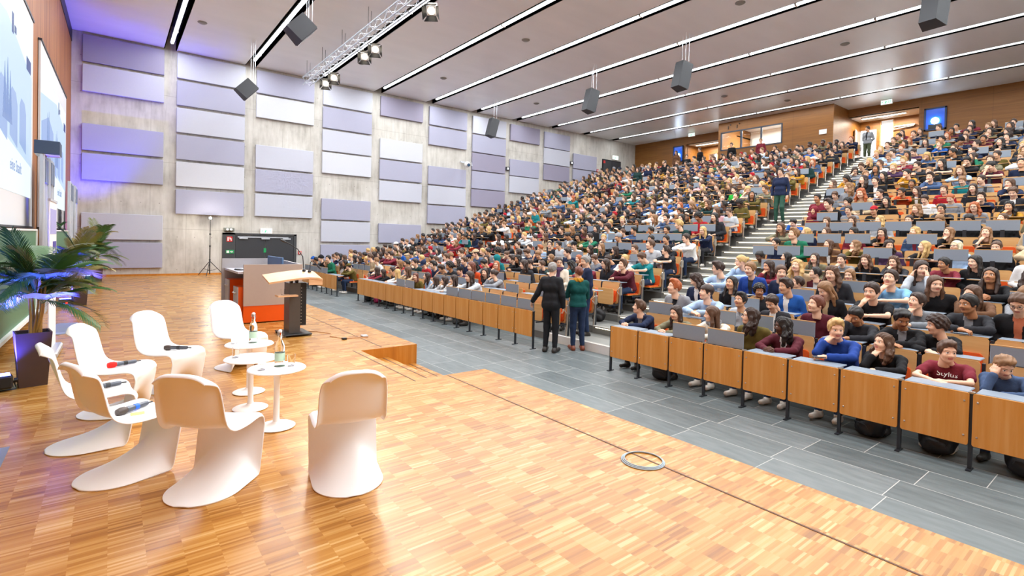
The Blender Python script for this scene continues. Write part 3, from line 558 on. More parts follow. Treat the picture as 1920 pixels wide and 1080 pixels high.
# ---------------------------------------------------------------- potted palms
LEAF = [mat('palm_leaf', '#3b6430', .45, noise=.35, nscale=9), mat('palm_leaf_olive', '#6d7636', .45, noise=.3, nscale=9), mat('palm_leaf_dry', '#a89a62', .5, noise=.25, nscale=9)]
POT = mat('pot_brown', '#4a342b', .6, noise=.06); STEM = mat('palm_stem', '#a77a33', .6, noise=.2, nscale=30); SOIL = mat('pot_soil', '#2b2d26', .9, noise=.4, nscale=60, bump=.6, bscale=60)
def palm(x, y, lb, sc, seed, nf):
    rr = random.Random(seed); t = thing('potted_palm', lb, 'potted palm', (x, y, HS)); H = .59; RP = Matrix.Rotation(R_(10), 4, 'Z')
    a, b = .115, .15; v = [(s*a, u*a, 0) for s, u in ((-1, -1), (1, -1), (1, 1), (-1, 1))]+[(s*b, u*b, H) for s, u in ((-1, -1), (1, -1), (1, 1), (-1, 1))]+[(s*(b-.015), u*(b-.015), H) for s, u in ((-1, -1), (1, -1), (1, 1), (-1, 1))]+[(s*(b-.02), u*(b-.02), H-.05) for s, u in ((-1, -1), (1, -1), (1, 1), (-1, 1))]
    f = [(3, 2, 1, 0)]+[(i+4*k, (i+1) % 4+4*k, (i+1) % 4+4*k+4, i+4*k+4) for k in range(3) for i in range(4)]
    MB().add(v, f, M=RP).build('pot', POT, t, 20); MB().box(-b+.02, b-.02, -b+.02, b-.02, H-.07, H-.03, M=RP).build('soil', SOIL, t, 0)
    tops = []
    for i in range(7):
        q = rr.uniform(0, 6.28); r0 = rr.uniform(.01, .07); p0 = Vector((r0*math.cos(q), r0*math.sin(q), H-.06)); p1 = p0+Vector((rr.uniform(-.1, .1), rr.uniform(-.1, .1), rr.uniform(.25, .75)*sc))
        MB().tube([p0, (p0+p1)/2+Vector((.01, 0, 0)), p1], [.017, .013, .008]).build('stem', STEM, t); tops.append(p1)
    for i in range(nf):
        p = tops[i % len(tops)].copy(); az = i*2.399+rr.uniform(-.4, .4); el = rr.uniform(.5, 1.45) if i % 3 else rr.uniform(-.1, .6); L = rr.uniform(.5, .78)*sc; d = Vector((math.cos(az)*math.cos(el), math.sin(az)*math.cos(el), math.sin(el)))
        pts = [p.copy()]; N = 14
        for j in range(N): d = (d+Vector((0, 0, -.062-.03*j/N))).normalized(); p = p+d*(L/N); p.x = max(p.x, -.34-.01*j/N); pts.append(p.copy())
        m = MB(); m.tube(pts, [.006*(1-.8*j/N) for j in range(N+1)], 5, 0)
        for j in range(4, int(N*2.4)):
            u = j/2.4; k = min(int(u), N-1); c = pts[k].lerp(pts[k+1], u-k); td = (pts[min(k+1, N)]-pts[k]).normalized(); side = td.cross(Vector((0, 0, 1)))
            if side.length < .05: side = Vector((1, 0, 0))
            side.normalize(); ll = .27*sc*math.sin(math.pi*min(1, (u+1.2)/(N+1.6)))**.7+.05
            for sgn in (-1, 1):
                e = c+(side*sgn*.8+td*.75+Vector((0, 0, -.12+rr.uniform(-.06, .04)))).normalized()*ll; e.x = max(e.x, -.44); w = td*.0085+Vector((0, 0, .003)); mid = c.lerp(e, .5)+Vector((0, 0, .018))
                m.add([c-w*.6, c+w*.6, mid+w, mid-w, e], [(0, 1, 2, 3), (3, 2, 4)], 0)
        m.build('frond', LEAF[0 if rr.random() < .6 else 1 if rr.random() < .7 else 2], t, 0)
palm(-.67, 7.72, 'potted palm in a tapered brown pot nearest the camera by the stage wall', 1.0, 3, 36); palm(-.56, 15.6, 'middle potted palm in a brown pot along the stage wall', 1.0, 8, 28); palm(-.36, 22.7, 'potted palm in a brown pot nearest the concrete wall', 1.25, 12, 28)
# LED floor spots
BLUE = mat('led_blue', (.1, .1, 1), .4, emit=(.08, .12, 1.), estr=30.)
def ledspot(x, y, rz, lb, red=False):
    t = thing('led_floor_spot', lb, 'floor spotlight', (x, y, HS), R_(rz)); MB().box(-.12, .12, -.09, .09, .03, .17, bev=.02).build('housing', M_BLACK, t); MB().box(-.1, .1, -.07, .07, .171, .176).build('led_panel', BLUE, t, 0)
    MB().tube([(-.13, 0, .1), (-.15, 0, .0), (.15, 0, .0), (.13, 0, .1)], .012).build('yoke', M_BLACK, t); MB().lathe([(0, 0), (.025, 0), (.025, .03), (0, .03)], n=12, M=Matrix.Translation((.13, 0, .1)) @ Matrix.Rotation(R_(90), 4, 'Y')).build('knob', M_BLACK, t)
    if red: MB().ball((.02, -.092, .08), .02).build('indicator', mat('red_indicator', '#ff1010', .4, emit='#ff2010', estr=4.), t)
    return t
ledspot(-.93, 7.55, 10, 'blue LED floor spotlight left of the nearest palm pot'); ledspot(-.8, 15.45, 5, 'blue LED floor spotlight beside the middle palm pot', True); ledspot(-.66, 23.4, 5, 'blue LED floor spotlight beside the far palm pot')
# ---------------------------------------------------------------- console desk
TAUPE = mat('console_taupe', '#b5a397', .3, noise=.03, coat=.4); CORG = mat('console_orange', '#ee5a08', .35, noise=.03); CGREY = mat('console_grey', '#a9a6a8', .45, noise=.05); CDK = mat('console_slate', '#4c5160', .5, noise=.05)
t = thing('media_console', 'large grey and orange media console desk behind the lectern', 'console', (0, 0, HS))
MB().box(2.02, 3.1, 10.93, 10.99, .34, 1.14).build('front_panel', TAUPE, t, 0); MB().box(2.02, 3.1, 10.94, 10.98, .02, .34).build('plinth', CORG, t, 0)
MB().add([(3.05, 10.97, .02), (3.1, 10.97, .02), (2.98, 12.5, .02), (2.93, 12.5, .02), (3.05, 10.97, 1.14), (3.1, 10.97, 1.14), (2.98, 12.5, 1.2), (2.93, 12.5, 1.2)], [(3, 2, 1, 0), (4, 5, 6, 7), (0, 1, 5, 4), (1, 2, 6, 5), (2, 3, 7, 6), (3, 0, 4, 7)]).build('side_panel', CGREY, t, 0)
MB().box(1.88, 2.97, 12.46, 12.52, .02, 1.2).build('rear_panel', CGREY, t, 0); MB().box(1.93, 2.95, 10.99, 12.46, .96, 1.0).build('worktop', mat('console_top', '#c6c4cc', .4, noise=.03), t, 0); MB().box(2.35, 2.39, 11., 12.46, .05, .96).build('modesty_panel', CDK, t, 0)
for y0, y1, z1, lb in ((11.95, 12.4, .78, 1), (11.05, 11.45, .7, 0)):
    c = MB().box(1.95, 2.34, y0, y1, .03, z1).build('pedestal_cabinet', CORG, t, 0); MB().box(1.93, 1.95, y0, y1, .03, z1).build('drawer_front', CGREY, c, 0); MB().tube([(1.925, y0+.1, z1-.12), (1.9, y0+.1, z1-.12), (1.9, y0+.3, z1-.12), (1.925, y0+.3, z1-.12)], .01).build('handle', M_CHROME, c)
t = thing('laptop', 'closed grey laptop and papers on the media console', 'laptop', (2.15, 11.55, HS+1.003), R_(20)); MB().box(-.16, .16, -.11, .11, 0, .02, bev=.005).build('body', M_DGREY, t); MB().box(-.14, .16, -.1, .12, .02, .03).build('lid', M_ALU, t, 0)
for i, y in enumerate((11.35, 11.65, 11.95, 12.22)):
    t = thing('console_monitor', f'{ORD[i+1]} small blue-grey monitor inside the console, counted from the lectern', 'monitor', (2.78, y, HS+1.003), R_(4)); MB().box(-.02, .02, -.13, .13, .06, .26, bev=.008).build('housing', mat('monitor_blue_grey', '#4f6e93', .4, noise=.05), t); MB().box(-.024, -.02, -.115, .115, .075, .245).build('screen', mat('monitor_screen', '#2c4a70', .3, noise=.04), t, 0); MB().box(-.06, .06, -.06, .06, 0, .06).build('foot', M_BLACK, t, 0)
# lectern
t = thing('lectern', 'tall lectern with pale oak top and dark column on the stage', 'lectern', (0, 0, HS))
MB().box(2.3, 2.76, 9.1, 9.72, .02, .045, bev=.008).build('base_plate', M_BLACK, t)
for x, y in ((2.32, 9.14), (2.74, 9.14), (2.32, 9.68), (2.74, 9.68)): MB().lathe([(0, -.018), (.018, -.018), (.018, .018), (0, .018)], n=12, M=Matrix.Translation((x, y, .018)) @ Matrix.Rotation(R_(90), 4, 'Y')).build('caster', M_CHROME, t)
MB().box(2.42, 2.6, 9.26, 9.6, .045, .9).build('column', mat('lectern_grey', '#55504d', .4, .3, noise=.05), t, 0); MB().box(2.6, 2.71, 9.3, 9.58, .16, .9).build('cable_panel', M_BLACK, t, 0)
m = MB()
for i in range(12): m.box(2.62, 2.632, 9.294, 9.3, .2+.055*i, .212+.055*i)
m.build('vent_holes', M_CHROME, t, 0)
for x in (2.46, 2.55): MB().box(x, x+.04, 9.36, 9.44, .9, 1.02).build('lift_post', M_BLACK, t, 0)
tm = MB(); prof = [(2.06, .985), (2.3, 1.02), (2.55, 1.05), (2.72, 1.06), (2.86, 1.045), (2.93, 1.02)]
v = []; 
for x, z in prof: v += [(x, 9.12, z-.05), (x, 9.62, z+.05), (x, 9.62, z+.02), (x, 9.12, z-.08)]
f = []
for i in range(len(prof)-1):
    for j in range(4): f.append((i*4+j, i*4+(j+1) % 4, i*4+4+(j+1) % 4, i*4+4+j))
f += [(0, 1, 2, 3), tuple(range(len(v)-4, len(v)))[::-1]]; tm.add(v, f).build('reading_top', M_LECT, t, 30)
MB().box(2.7, 2.93, 9.13, 9.15, .87, .98).build('apron', M_LECT, t, 0); MB().box(2.2, 2.52, 9.1, 9.32, .685, .71).build('side_shelf', M_LECT, t, 0); MB().tube([(2.5, 9.3, .69), (2.52, 9.4, .69)], .015).build('bracket', M_BLACK, t)
def goose(pts, lb):
    q = thing('gooseneck_microphone', lb, 'microphone', pts[0]); o = Vector(pts[0]); pp = [Vector(p)-o for p in pts]
    MB().lathe([(0, 0), (.03, 0), (.03, .02), (.01, .04)], n=14).build('mount', M_BLACK, q); MB().tube(pp, .008).build('stalk', M_BLACK, q); d = (pp[-1]-pp[-2]).normalized(); MB().tube([pp[-1], pp[-1]+d*.03, pp[-1]+d*.1], [.012, .02, .016]).build('capsule', M_DGREY, q)
goose([(2.72, 9.5, HS+1.085), (2.7, 9.52, HS+1.35), (2.62, 9.55, HS+1.48), (2.5, 9.55, HS+1.56), (2.42, 9.55, HS+1.6)], 'long gooseneck microphone bending to the left over the lectern'); goose([(2.8, 9.45, HS+1.075), (2.83, 9.5, HS+1.25), (2.87, 9.5, HS+1.28), (2.93, 9.45, HS+1.2)], 'short gooseneck microphone drooping at the lectern edge')
tag(link('glass_tumbler', gl, None, (2.3, 9.2, HS+.714)), 'glass tumbler on the small shelf of the lectern', 'glass', 'glass tumblers')
# tripod lamp
t = thing('tripod_lamp', 'thin black tripod stand with a glaring lamp by the concrete wall', 'lamp stand', (3.28, 24.75, HS))
MB().tube([(0, 0, .06), (0, 0, 1.2)], .02).build('lower_pole', M_BLACK, t); MB().tube([(0, 0, 1.2), (0, 0, 2.35)], .013).build('upper_pole', M_BLACK, t)
for z in (.62, 1.2, 1.7): MB().lathe([(0, 0), (.035, 0), (.035, .05), (0, .05)], c=(0, 0, z), n=12).build('collar', M_BLACK, t)
for a in (10, 130, 250): c, s = math.cos(R_(a)), math.sin(R_(a)); l = MB().tube([(0, 0, .6), (.55*c, .55*s, .01)], .014).build('leg', M_BLACK, t); MB().tube([(0, 0, .18), (.3*c, .3*s, .28)], .009).build('brace', M_BLACK, l)
MB().box(-.08, .08, -.05, .05, 2.33, 2.45, bev=.01).build('lamp_head', M_BLACK, t); MB().ball((0, -.06, 2.4), (.05, .025, .05)).build('bulb', mat('bulb', (1, 1, 1), .3, emit=(1., .93, .82), estr=60.), t)
# floor cable, cable ring
t = thing('floor_cable', 'thin pale cable with plug boxes lying on the stage beside the lectern', 'cable', (0, 0, HS)); MB().tube([(2.75, 9.6, .006), (2.95, 9.4, .006), (3.08, 9.1, .006), (2.98, 8.85, .006), (3.1, 8.55, .006), (3.36, 8.5, .006), (3.5, 8.45, .006)], .005, 6).build('cord', mat('cable_tan', '#c98f58', .6, noise=.05), t); MB().box(3.06, 3.13, 8.45, 8.52, 0, .03, bev=.004).build('plug_box', M_BLACK, t); MB().box(3.42, 3.52, 8.5, 8.6, 0, .03, bev=.004).build('connector', M_ALU, t)
m = MB()
for k in range(3):
    r = .165-.009*k; m.tube([(r*math.cos(2*math.pi*i/40)+.008*k, r*math.sin(2*math.pi*i/40)+.004*k, .005+.002*k) for i in range(41)], .0045, 6, caps=False)
t = m.build('cable_coil', mat('cable_blue_grey', '#9fb0ba', .5, noise=.05), loc=(3.31, 2.52, HS)); tag(t, 'coiled grey cable ring lying on the stage parquet', 'cable coil')
# ---------------------------------------------------------------- overhead: truss, spots, speakers
t = thing('lighting_truss', 'silver lattice truss hanging under the ceiling over the stage front', 'truss', (6.62, 0, 8.85)); Y0, Y1 = -2., 23.2; h = .15
for a in (-h, h):
    for b in (-h, h): MB().tube([(a, Y0, b), (a, Y1, b)], .025, 8).build('chord', M_ALU, t)
m = MB(); n = int((Y1-Y0)/.36)
for i in range(n):
    y = Y0+i*.36; u = 1 if i % 2 else -1
    for s in (-h, h): m.tube([(s, y, -h*u), (s, y+.36, h*u)], .011, 5, caps=False); m.tube([(-h*u, y, s), (h*u, y+.36, s)], .011, 5, caps=False)
m.build('lacing', M_ALU, t)
for y in (1, 5, 9, 13.5, 16.2, 18.6, 20.8, 22.8): MB().tube([(-.1, y, .15), (-.1, y, ZC-8.86)], .008, 6).build('hanger', M_DGREY, t); MB().tube([(.1, y+.25, .15), (.1, y+.25, ZC-8.86)], .008, 6).build('hanger', M_DGREY, t)
SPOTS = [(21.4, 'farthest spotlight on the truss, at its end near the concrete wall'), (20.4, 'second spotlight from the truss end'), (17.3, 'third spotlight from the truss end, one of the middle pair'), (16.4, 'fourth spotlight from the truss end, one of the middle pair'), (12.6, 'spotlight on the truss nearest the top edge of the picture')]
WARM = mat('spot_glass', (1, .95, .85), .3, emit=(1., .9, .72), estr=3.); AMB = mat('amber_plate', '#e0962a', .4, noise=.05)
SPN = []
for i, y in enumerate([s[0] for s in SPOTS]+[9.2, 7.4, 5.4, 3.2]):  # appended fixtures hang out of view, added to light the stage
    lb = SPOTS[i][1] if i < len(SPOTS) else f'{ORD[i-4]} stage spotlight on the truss beyond the picture top'
    t = thing('stage_spotlight', lb, 'spotlight', (6.86, y, 8.42)); aim = Vector((1.2, 5.6+.25*(i-5), HS+.5)); d = (aim-Vector(t.location)).normalized()
    Q = d.to_track_quat('Z', 'Y').to_matrix().to_4x4()
    MB().box(-.13, .13, -.13, .13, -.2, .12, bev=.02, M=Q).build('housing', M_WHITE, t); MB().box(-.135, .135, -.06, .06, -.12, .02, M=Q).build('amber_plate', AMB, t, 0); MB().lathe([(0, .0), (.1, 0), (.1, .01), (0, .01)], n=20, M=Q @ Matrix.Translation((0, 0, .125))).build('lens', WARM, t)
    for s in range(4):
        rm = Q @ Matrix.Rotation(R_(90*s), 4, 'Z'); MB().add([(-.12, .13, .12), (.12, .13, .12), (.19, .22, .32), (-.19, .22, .32), (-.12, .135, .12), (.12, .135, .12), (.19, .225, .32), (-.19, .225, .32)], [(0, 1, 2, 3), (7, 6, 5, 4), (0, 4, 5, 1), (1, 5, 6, 2), (2, 6, 7, 3), (3, 7, 4, 0)], M=rm).build('barn_door', M_BLACK, t, 0)
    MB().tube([(-.16, 0, 0), (-.16, 0, .22), (-.08, 0, .3)], .014).build('bracket', M_ALU, t); SPN.append((Vector(t.location)+d*.16, d))
def speaker(x, y, z, pitch, yaw, w, dd, h, lb, ztop=ZC):
    t = thing('hanging_loudspeaker', lb, 'loudspeaker', (x, y, z)); M = Matrix.Rotation(R_(yaw), 4, 'Z') @ Matrix.Rotation(R_(pitch), 4, 'Y')
    v = [(-dd/2, s*w*.36, q*h/2) for s in (-1, 1) for q in (-1, 1)]+[(dd/2, s*w*.5, q*h/2) for s in (-1, 1) for q in (-1, 1)]
    MB().add(v, [(0, 1, 3, 2), (4, 6, 7, 5), (0, 4, 5, 1), (2, 3, 7, 6), (0, 2, 6, 4), (1, 5, 7, 3)], M=M).build('cabinet', M_SPK, t, 0)
    MB().box(dd/2, dd/2+.025, -w*.47, w*.47, -h*.47, h*.47, M=M).build('grille', M_BLACK, t, 0); MB().box(-.05, .05, w*.45, w*.48, -.1, .1, M=M).build('bracket', M_ALU, t, 0)
    for q, s in ((-.2, -.3), (.2, -.3), (.2, .3)):
        p = M @ Vector((q*dd, s*w, h*.5)); MB().tube([p, (p.x, p.y, ztop-z)], .006, 5).build('cable', M_ALU, t)
speaker(4.05, 22., 7.75, 42, 0, .55, .5, .62, 'hanging loudspeaker tilted down in front of the second panel column'); speaker(4.05, 14.9, 7.85, 42, 0, .55, .5, .62, 'hanging loudspeaker tilted down beside the second strip light')
for i, y in enumerate((22.4, 15.3, 10.9, 3.8)): speaker(15.9, y, 8.14, 14, -8, .5, .42, .95, ['dark hanging loudspeaker in front of the seventh panel column', 'dark hanging loudspeaker below the middle of the ceiling, second from the concrete wall', 'dark hanging loudspeaker third from the concrete wall', 'dark hanging loudspeaker cut by the top edge of the picture'][i])
# ---------------------------------------------------------------- implicit-surface bodies
def cap(a, b, ra, rb=None):
    a = np.array(a, float); b = np.array(b, float); rb = ra if rb is None else rb; ab = b-a; L = max(ab @ ab, 1e-12)
    def f(X, Y, Z):
        px, py, pz = X-a[0], Y-a[1], Z-a[2]; t = np.clip((px*ab[0]+py*ab[1]+pz*ab[2])/L, 0, 1)
        return np.sqrt((px-t*ab[0])**2+(py-t*ab[1])**2+(pz-t*ab[2])**2)-(ra+(rb-ra)*t)
    return f
def ell(c, r):
    def f(X, Y, Z):
        x, y, z = (X-c[0])/r[0], (Y-c[1])/r[1], (Z-c[2])/r[2]; k0 = np.sqrt(x*x+y*y+z*z); k1 = np.sqrt((x/r[0])**2+(y/r[1])**2+(z/r[2])**2)+1e-9
        return k0*(k0-1)/k1
    return f
def smin(a, b, k): h = np.clip(.5+.5*(b-a)/k, 0, 1); return b+(a-b)*h-k*h*(1-h)
def smax(a, b, k): return -smin(-a, -b, k)
def nets(fn, lo, hi, h):
    lo = np.array(lo, float); n = np.ceil((np.array(hi)-lo)/h).astype(int)+1
    X, Y, Z = np.meshgrid(*[lo[i]+h*np.arange(n[i]) for i in range(3)], indexing='ij', sparse=True)
    F = fn(X, Y, Z); F = np.where(F == 0, 1e-6, F); s = F < 0
    c = sum(s[i:n[0]-1+i, j:n[1]-1+j, k:n[2]-1+k].astype(np.int8) for i in (0, 1) for j in (0, 1) for k in (0, 1))
    ids = np.argwhere((c > 0) & (c < 8)); acc = np.zeros((len(ids), 3)); cnt = np.zeros(len(ids))
    cr = [(i, j, k) for i in (0, 1) for j in (0, 1) for k in (0, 1)]
    for a in cr:
        for ax in range(3):
            if a[ax]: continue
            b = list(a); b[ax] = 1; A = ids+np.array(a); B = ids+np.array(b); fa = F[A[:, 0], A[:, 1], A[:, 2]]; fb = F[B[:, 0], B[:, 1], B[:, 2]]
            m = (fa < 0) != (fb < 0); t = np.where(m, fa/np.where(m, fa-fb, 1), 0); p = np.tile(np.array(a, float), (len(ids), 1)); p[:, ax] += t; acc[m] += p[m]; cnt[m] += 1
    V = lo+h*(ids+acc/cnt[:, None]); idx = -np.ones(n-1, np.int64); idx[ids[:, 0], ids[:, 1], ids[:, 2]] = np.arange(len(ids)); Q = []
    for ax in range(3):
        u, v = [(1, 2), (2, 0), (0, 1)][ax]; sl0 = [slice(None)]*3; sl1 = [slice(None)]*3; sl0[ax] = slice(0, n[ax]-1); sl1[ax] = slice(1, n[ax])
        e = np.argwhere(s[tuple(sl0)] != s[tuple(sl1)]); e = e[(e[:, u] > 0) & (e[:, v] > 0) & (e[:, u] < n[u]-1) & (e[:, v] < n[v]-1)]
        def cell(du, dv): q = e.copy(); q[:, u] -= du; q[:, v] -= dv; return idx[q[:, 0], q[:, 1], q[:, 2]]
        q = np.stack([cell(1, 1), cell(0, 1), cell(0, 0), cell(1, 0)], 1); ins = s[e[:, 0], e[:, 1], e[:, 2]]; q[~ins] = q[~ins][:, ::-1]; Q.append(q)
    return V, np.concatenate(Q)
def np_mesh(name, V, Q, mi, mats, smooth=True):
    me = bpy.data.meshes.new(name); me.vertices.add(len(V)); me.vertices.foreach_set('co', np.ascontiguousarray(V, np.float32).ravel())
    me.loops.add(Q.size); me.loops.foreach_set('vertex_index', np.ascontiguousarray(Q, np.int32).ravel()); me.polygons.add(len(Q)); me.polygons.foreach_set('loop_start', np.arange(0, Q.size, 4, dtype=np.int32))
    for m in mats: me.materials.append(m)
    if mi is not None: me.polygons.foreach_set('material_index', np.ascontiguousarray(mi, np.int32))
    me.polygons.foreach_set('use_smooth', np.full(len(Q), smooth)); me.update(calc_edges=True); return me
# ---- head (facing +X, origin at the head centre)
EYE = (.0745, .031, .008)
def head_fn(female):
    j = .92 if female else 1.
    def f(X, Y, Z):
        A = np.abs(Y); d = ell((-.012, 0, .03), (.1, .078, .094))(X, Y, Z)
        d = smin(d, ell((.02, 0, -.042), (.068, .058*j, .076*j))(X, Y, Z), .03); d = smin(d, ell((.056, 0, -.094*j), (.026, .024, .018))(X, Y, Z), .03)
        d = smin(d, cap((.0, .05*j, -.06), (.04, .03, -.085), .016)(X, A, Z), .025)
        d = smin(d, cap((.083, 0, .012), (.106, 0, -.022), .009, .0125)(X, Y, Z), .012); d = smin(d, ell((.094, .013, -.026), (.011, .009, .008))(X, A, Z), .008)
        d = smin(d, cap((.078, .012, .03), (.066, .048, .03), .011, .009)(X, A, Z), .018); d = smax(d, -ell((.1, .031, .006), (.017, .017, .012))(X, A, Z), .012)
        d = smin(d, ell(EYE, (.0135, .0135, .0125))(X, A, Z), .002); d = smin(d, ell((.058, .036, -.03), (.028, .026, .026))(X, A, Z), .03)
        d = smin(d, ell((.083, 0, -.052), (.011, .022, .006))(X, Y, Z), .006); d = smin(d, ell((.081, 0, -.063), (.011, .019, .007))(X, Y, Z), .006)
        d = smin(d, ell((-.012, .079, -.006), (.02, .008, .031))(X, A, Z), .008)
        return smin(d, cap((-.022, 0, -.06), (-.05, 0, -.17), .052*j, .056*j)(X, Y, Z), .025)
    return f
def head_mi(C):
    x, y, z = C[:, 0], np.abs(C[:, 1]), C[:, 2]; m = np.zeros(len(C), int); r = np.sqrt((x-EYE[0])**2+(y-EYE[1])**2+(z-EYE[2])**2)
    e = (r < .0165) & (x > .078) & (np.abs(z-.008) < .0085); m[e] = 1; m[e & (np.hypot(y-.031, z-.008) < .0065)] = 2; m[e & (z > .0145)] = 2
    m[(x > .055) & (y > .011) & (y < .052) & (np.abs(z-(.034-.1*(y-.03)**2*8)) < .0045)] = 3
    m[(x > .079) & (y < .0235) & (z > -.0705) & (z < -.0455)] = 4
    return m
def part(fn, lo, hi, h, mif=None, base=0):
    V, Q = nets(fn, lo, hi, h); C = V[Q].mean(1); mi = (mif(C) if mif else np.zeros(len(Q), int))+base
    return V, Q, mi
HB = ((-.14, -.11, -.2), (.13, .11, .14))
HEADS = {s: part(head_fn(s == 'f'), *HB, .006, head_mi) for s in 'mf'}; HEADL = part(head_fn(False), *HB, .017, head_mi)
# ---- hand: wrist at the origin, fingers along +X, palm down, thumb on +Y
def hand_fn(X, Y, Z):
    d = smin(cap((-.03, 0, 0), (.03, 0, 0), .024, .026)(X, Y, Z), cap((.03, -.02, 0), (.078, -.027, -.004), .016, .012)(X, Y, Z), .02)
    d = smin(d, cap((.03, .016, 0), (.082, .026, -.004), .017, .012)(X, Y, Z), .018); d = smin(d, cap((.03, 0, 0), (.082, 0, -.002), .016, .013)(X, Y, Z), .012)
    for y, L, r in ((.029, .036, .0088), (.0095, .042, .009), (-.0105, .039, .0086), (-.029, .03, .0076)):
        a = (.082, y, -.004); b = (.082+L, y*1.08, -.018); c = (.082+L*1.25, y*1.08, -.018-L*.85); d = smin(d, smin(cap(a, b, r*1.05, r)(X, Y, Z), cap(b, c, r, r*.85)(X, Y, Z), .004), .006)
    return smin(d, smin(cap((.02, .025, -.004), (.055, .05, -.018), .013, .0105)(X, Y, Z), cap((.055, .05, -.018), (.088, .046, -.03), .0102, .0085)(X, Y, Z), .004), .012)
HAND = part(hand_fn, (-.05, -.06, -.07), (.15, .075, .045), .0066); HANDL = part(hand_fn, (-.05, -.06, -.07), (.15, .075, .045), .016)
HAIRC = {'bk': '#1b1512', 'db': '#35231a', 'br': '#563a26', 'lb': '#8a6440', 'bl': '#c8a468', 'pl': '#e3d6b4', 'rd': '#a8582a', 'rb': '#6b3826', 'gy': '#8d8a86'}
HAIRM = {k: mat('hair_'+k, c, .5, noise=.35, nscale=45, bump=.3, bscale=160) for k, c in HAIRC.items()}
SKINC = ['#eabd9f', '#d8a47f', '#b57f58', '#5f3d2c']; SKIN = [mat(f'skin_{i}', c, .55, noise=.05, nscale=12) for i, c in enumerate(SKINC)]
LIPS = [mat(f'lips_{i}', c, .45, noise=.05) for i, c in enumerate(['#c9776c', '#b86a5c', '#8f5546', '#5a342c'])]
EYEW = mat('eye_white', '#e9e6e1', .3, noise=.01); EYED = mat('eye_dark', '#2a1d16', .3, noise=.05)
TOPC = dict(navy='#1d2743', khaki='#77725a', cream='#e3d9c6', olive='#615526', burgundy='#561c28', royal='#20418f', black='#18181b', maroon='#7c2836', denim='#44597c', grey='#8d9095', lightblue='#a9c3e2', palegrey='#bcc2c8', dark='#2b2c31', steel='#83898f', brown='#6a4a34', white='#e4e4e2', lightgrey='#c3c6c8', sky='#7fb4dd', purple='#4b3350', green='#1f6e52', blue='#2358a6', mustard='#b98424', orange='#c8481c', beige='#c4ad8c', teal='#17777c', pink='#d7a9b0', darkgreen='#1e3a38', brightgreen='#2fae3c', red='#a81f2a', stripe='#5c4a5c', plaid='#b5684a', fur='#b59b77', teal2='#0f4a48')
TOPM = {k: mat('cloth_'+k, c, .85, spec=.25, noise=.12, nscale=30, bump=.25, bscale=40) for k, c in TOPC.items()}
def m_stripe():
    m = TOPM['stripe']; k = NT(m); o = k.xyz(); f = k.math('GREATER_THAN', k.math('FRACT', k.math('DIVIDE', o[2], .045)), .55); k.l(k.mix(f, lin('#241c2c'), lin('#c9c2cc')), k.p.inputs['Base Color'])
m_stripe()
JEANS = mat('cloth_jeans', '#26344f', .85, spec=.2, noise=.15, nscale=40, bump=.2, bscale=60); SHOE = mat('shoe_dark', '#26231f', .5, noise=.1); SHOEW = mat('shoe_white', '#dcd8d0', .5, noise=.05); SHOEB = mat('shoe_brown', '#7a3a22', .45, noise=.1)
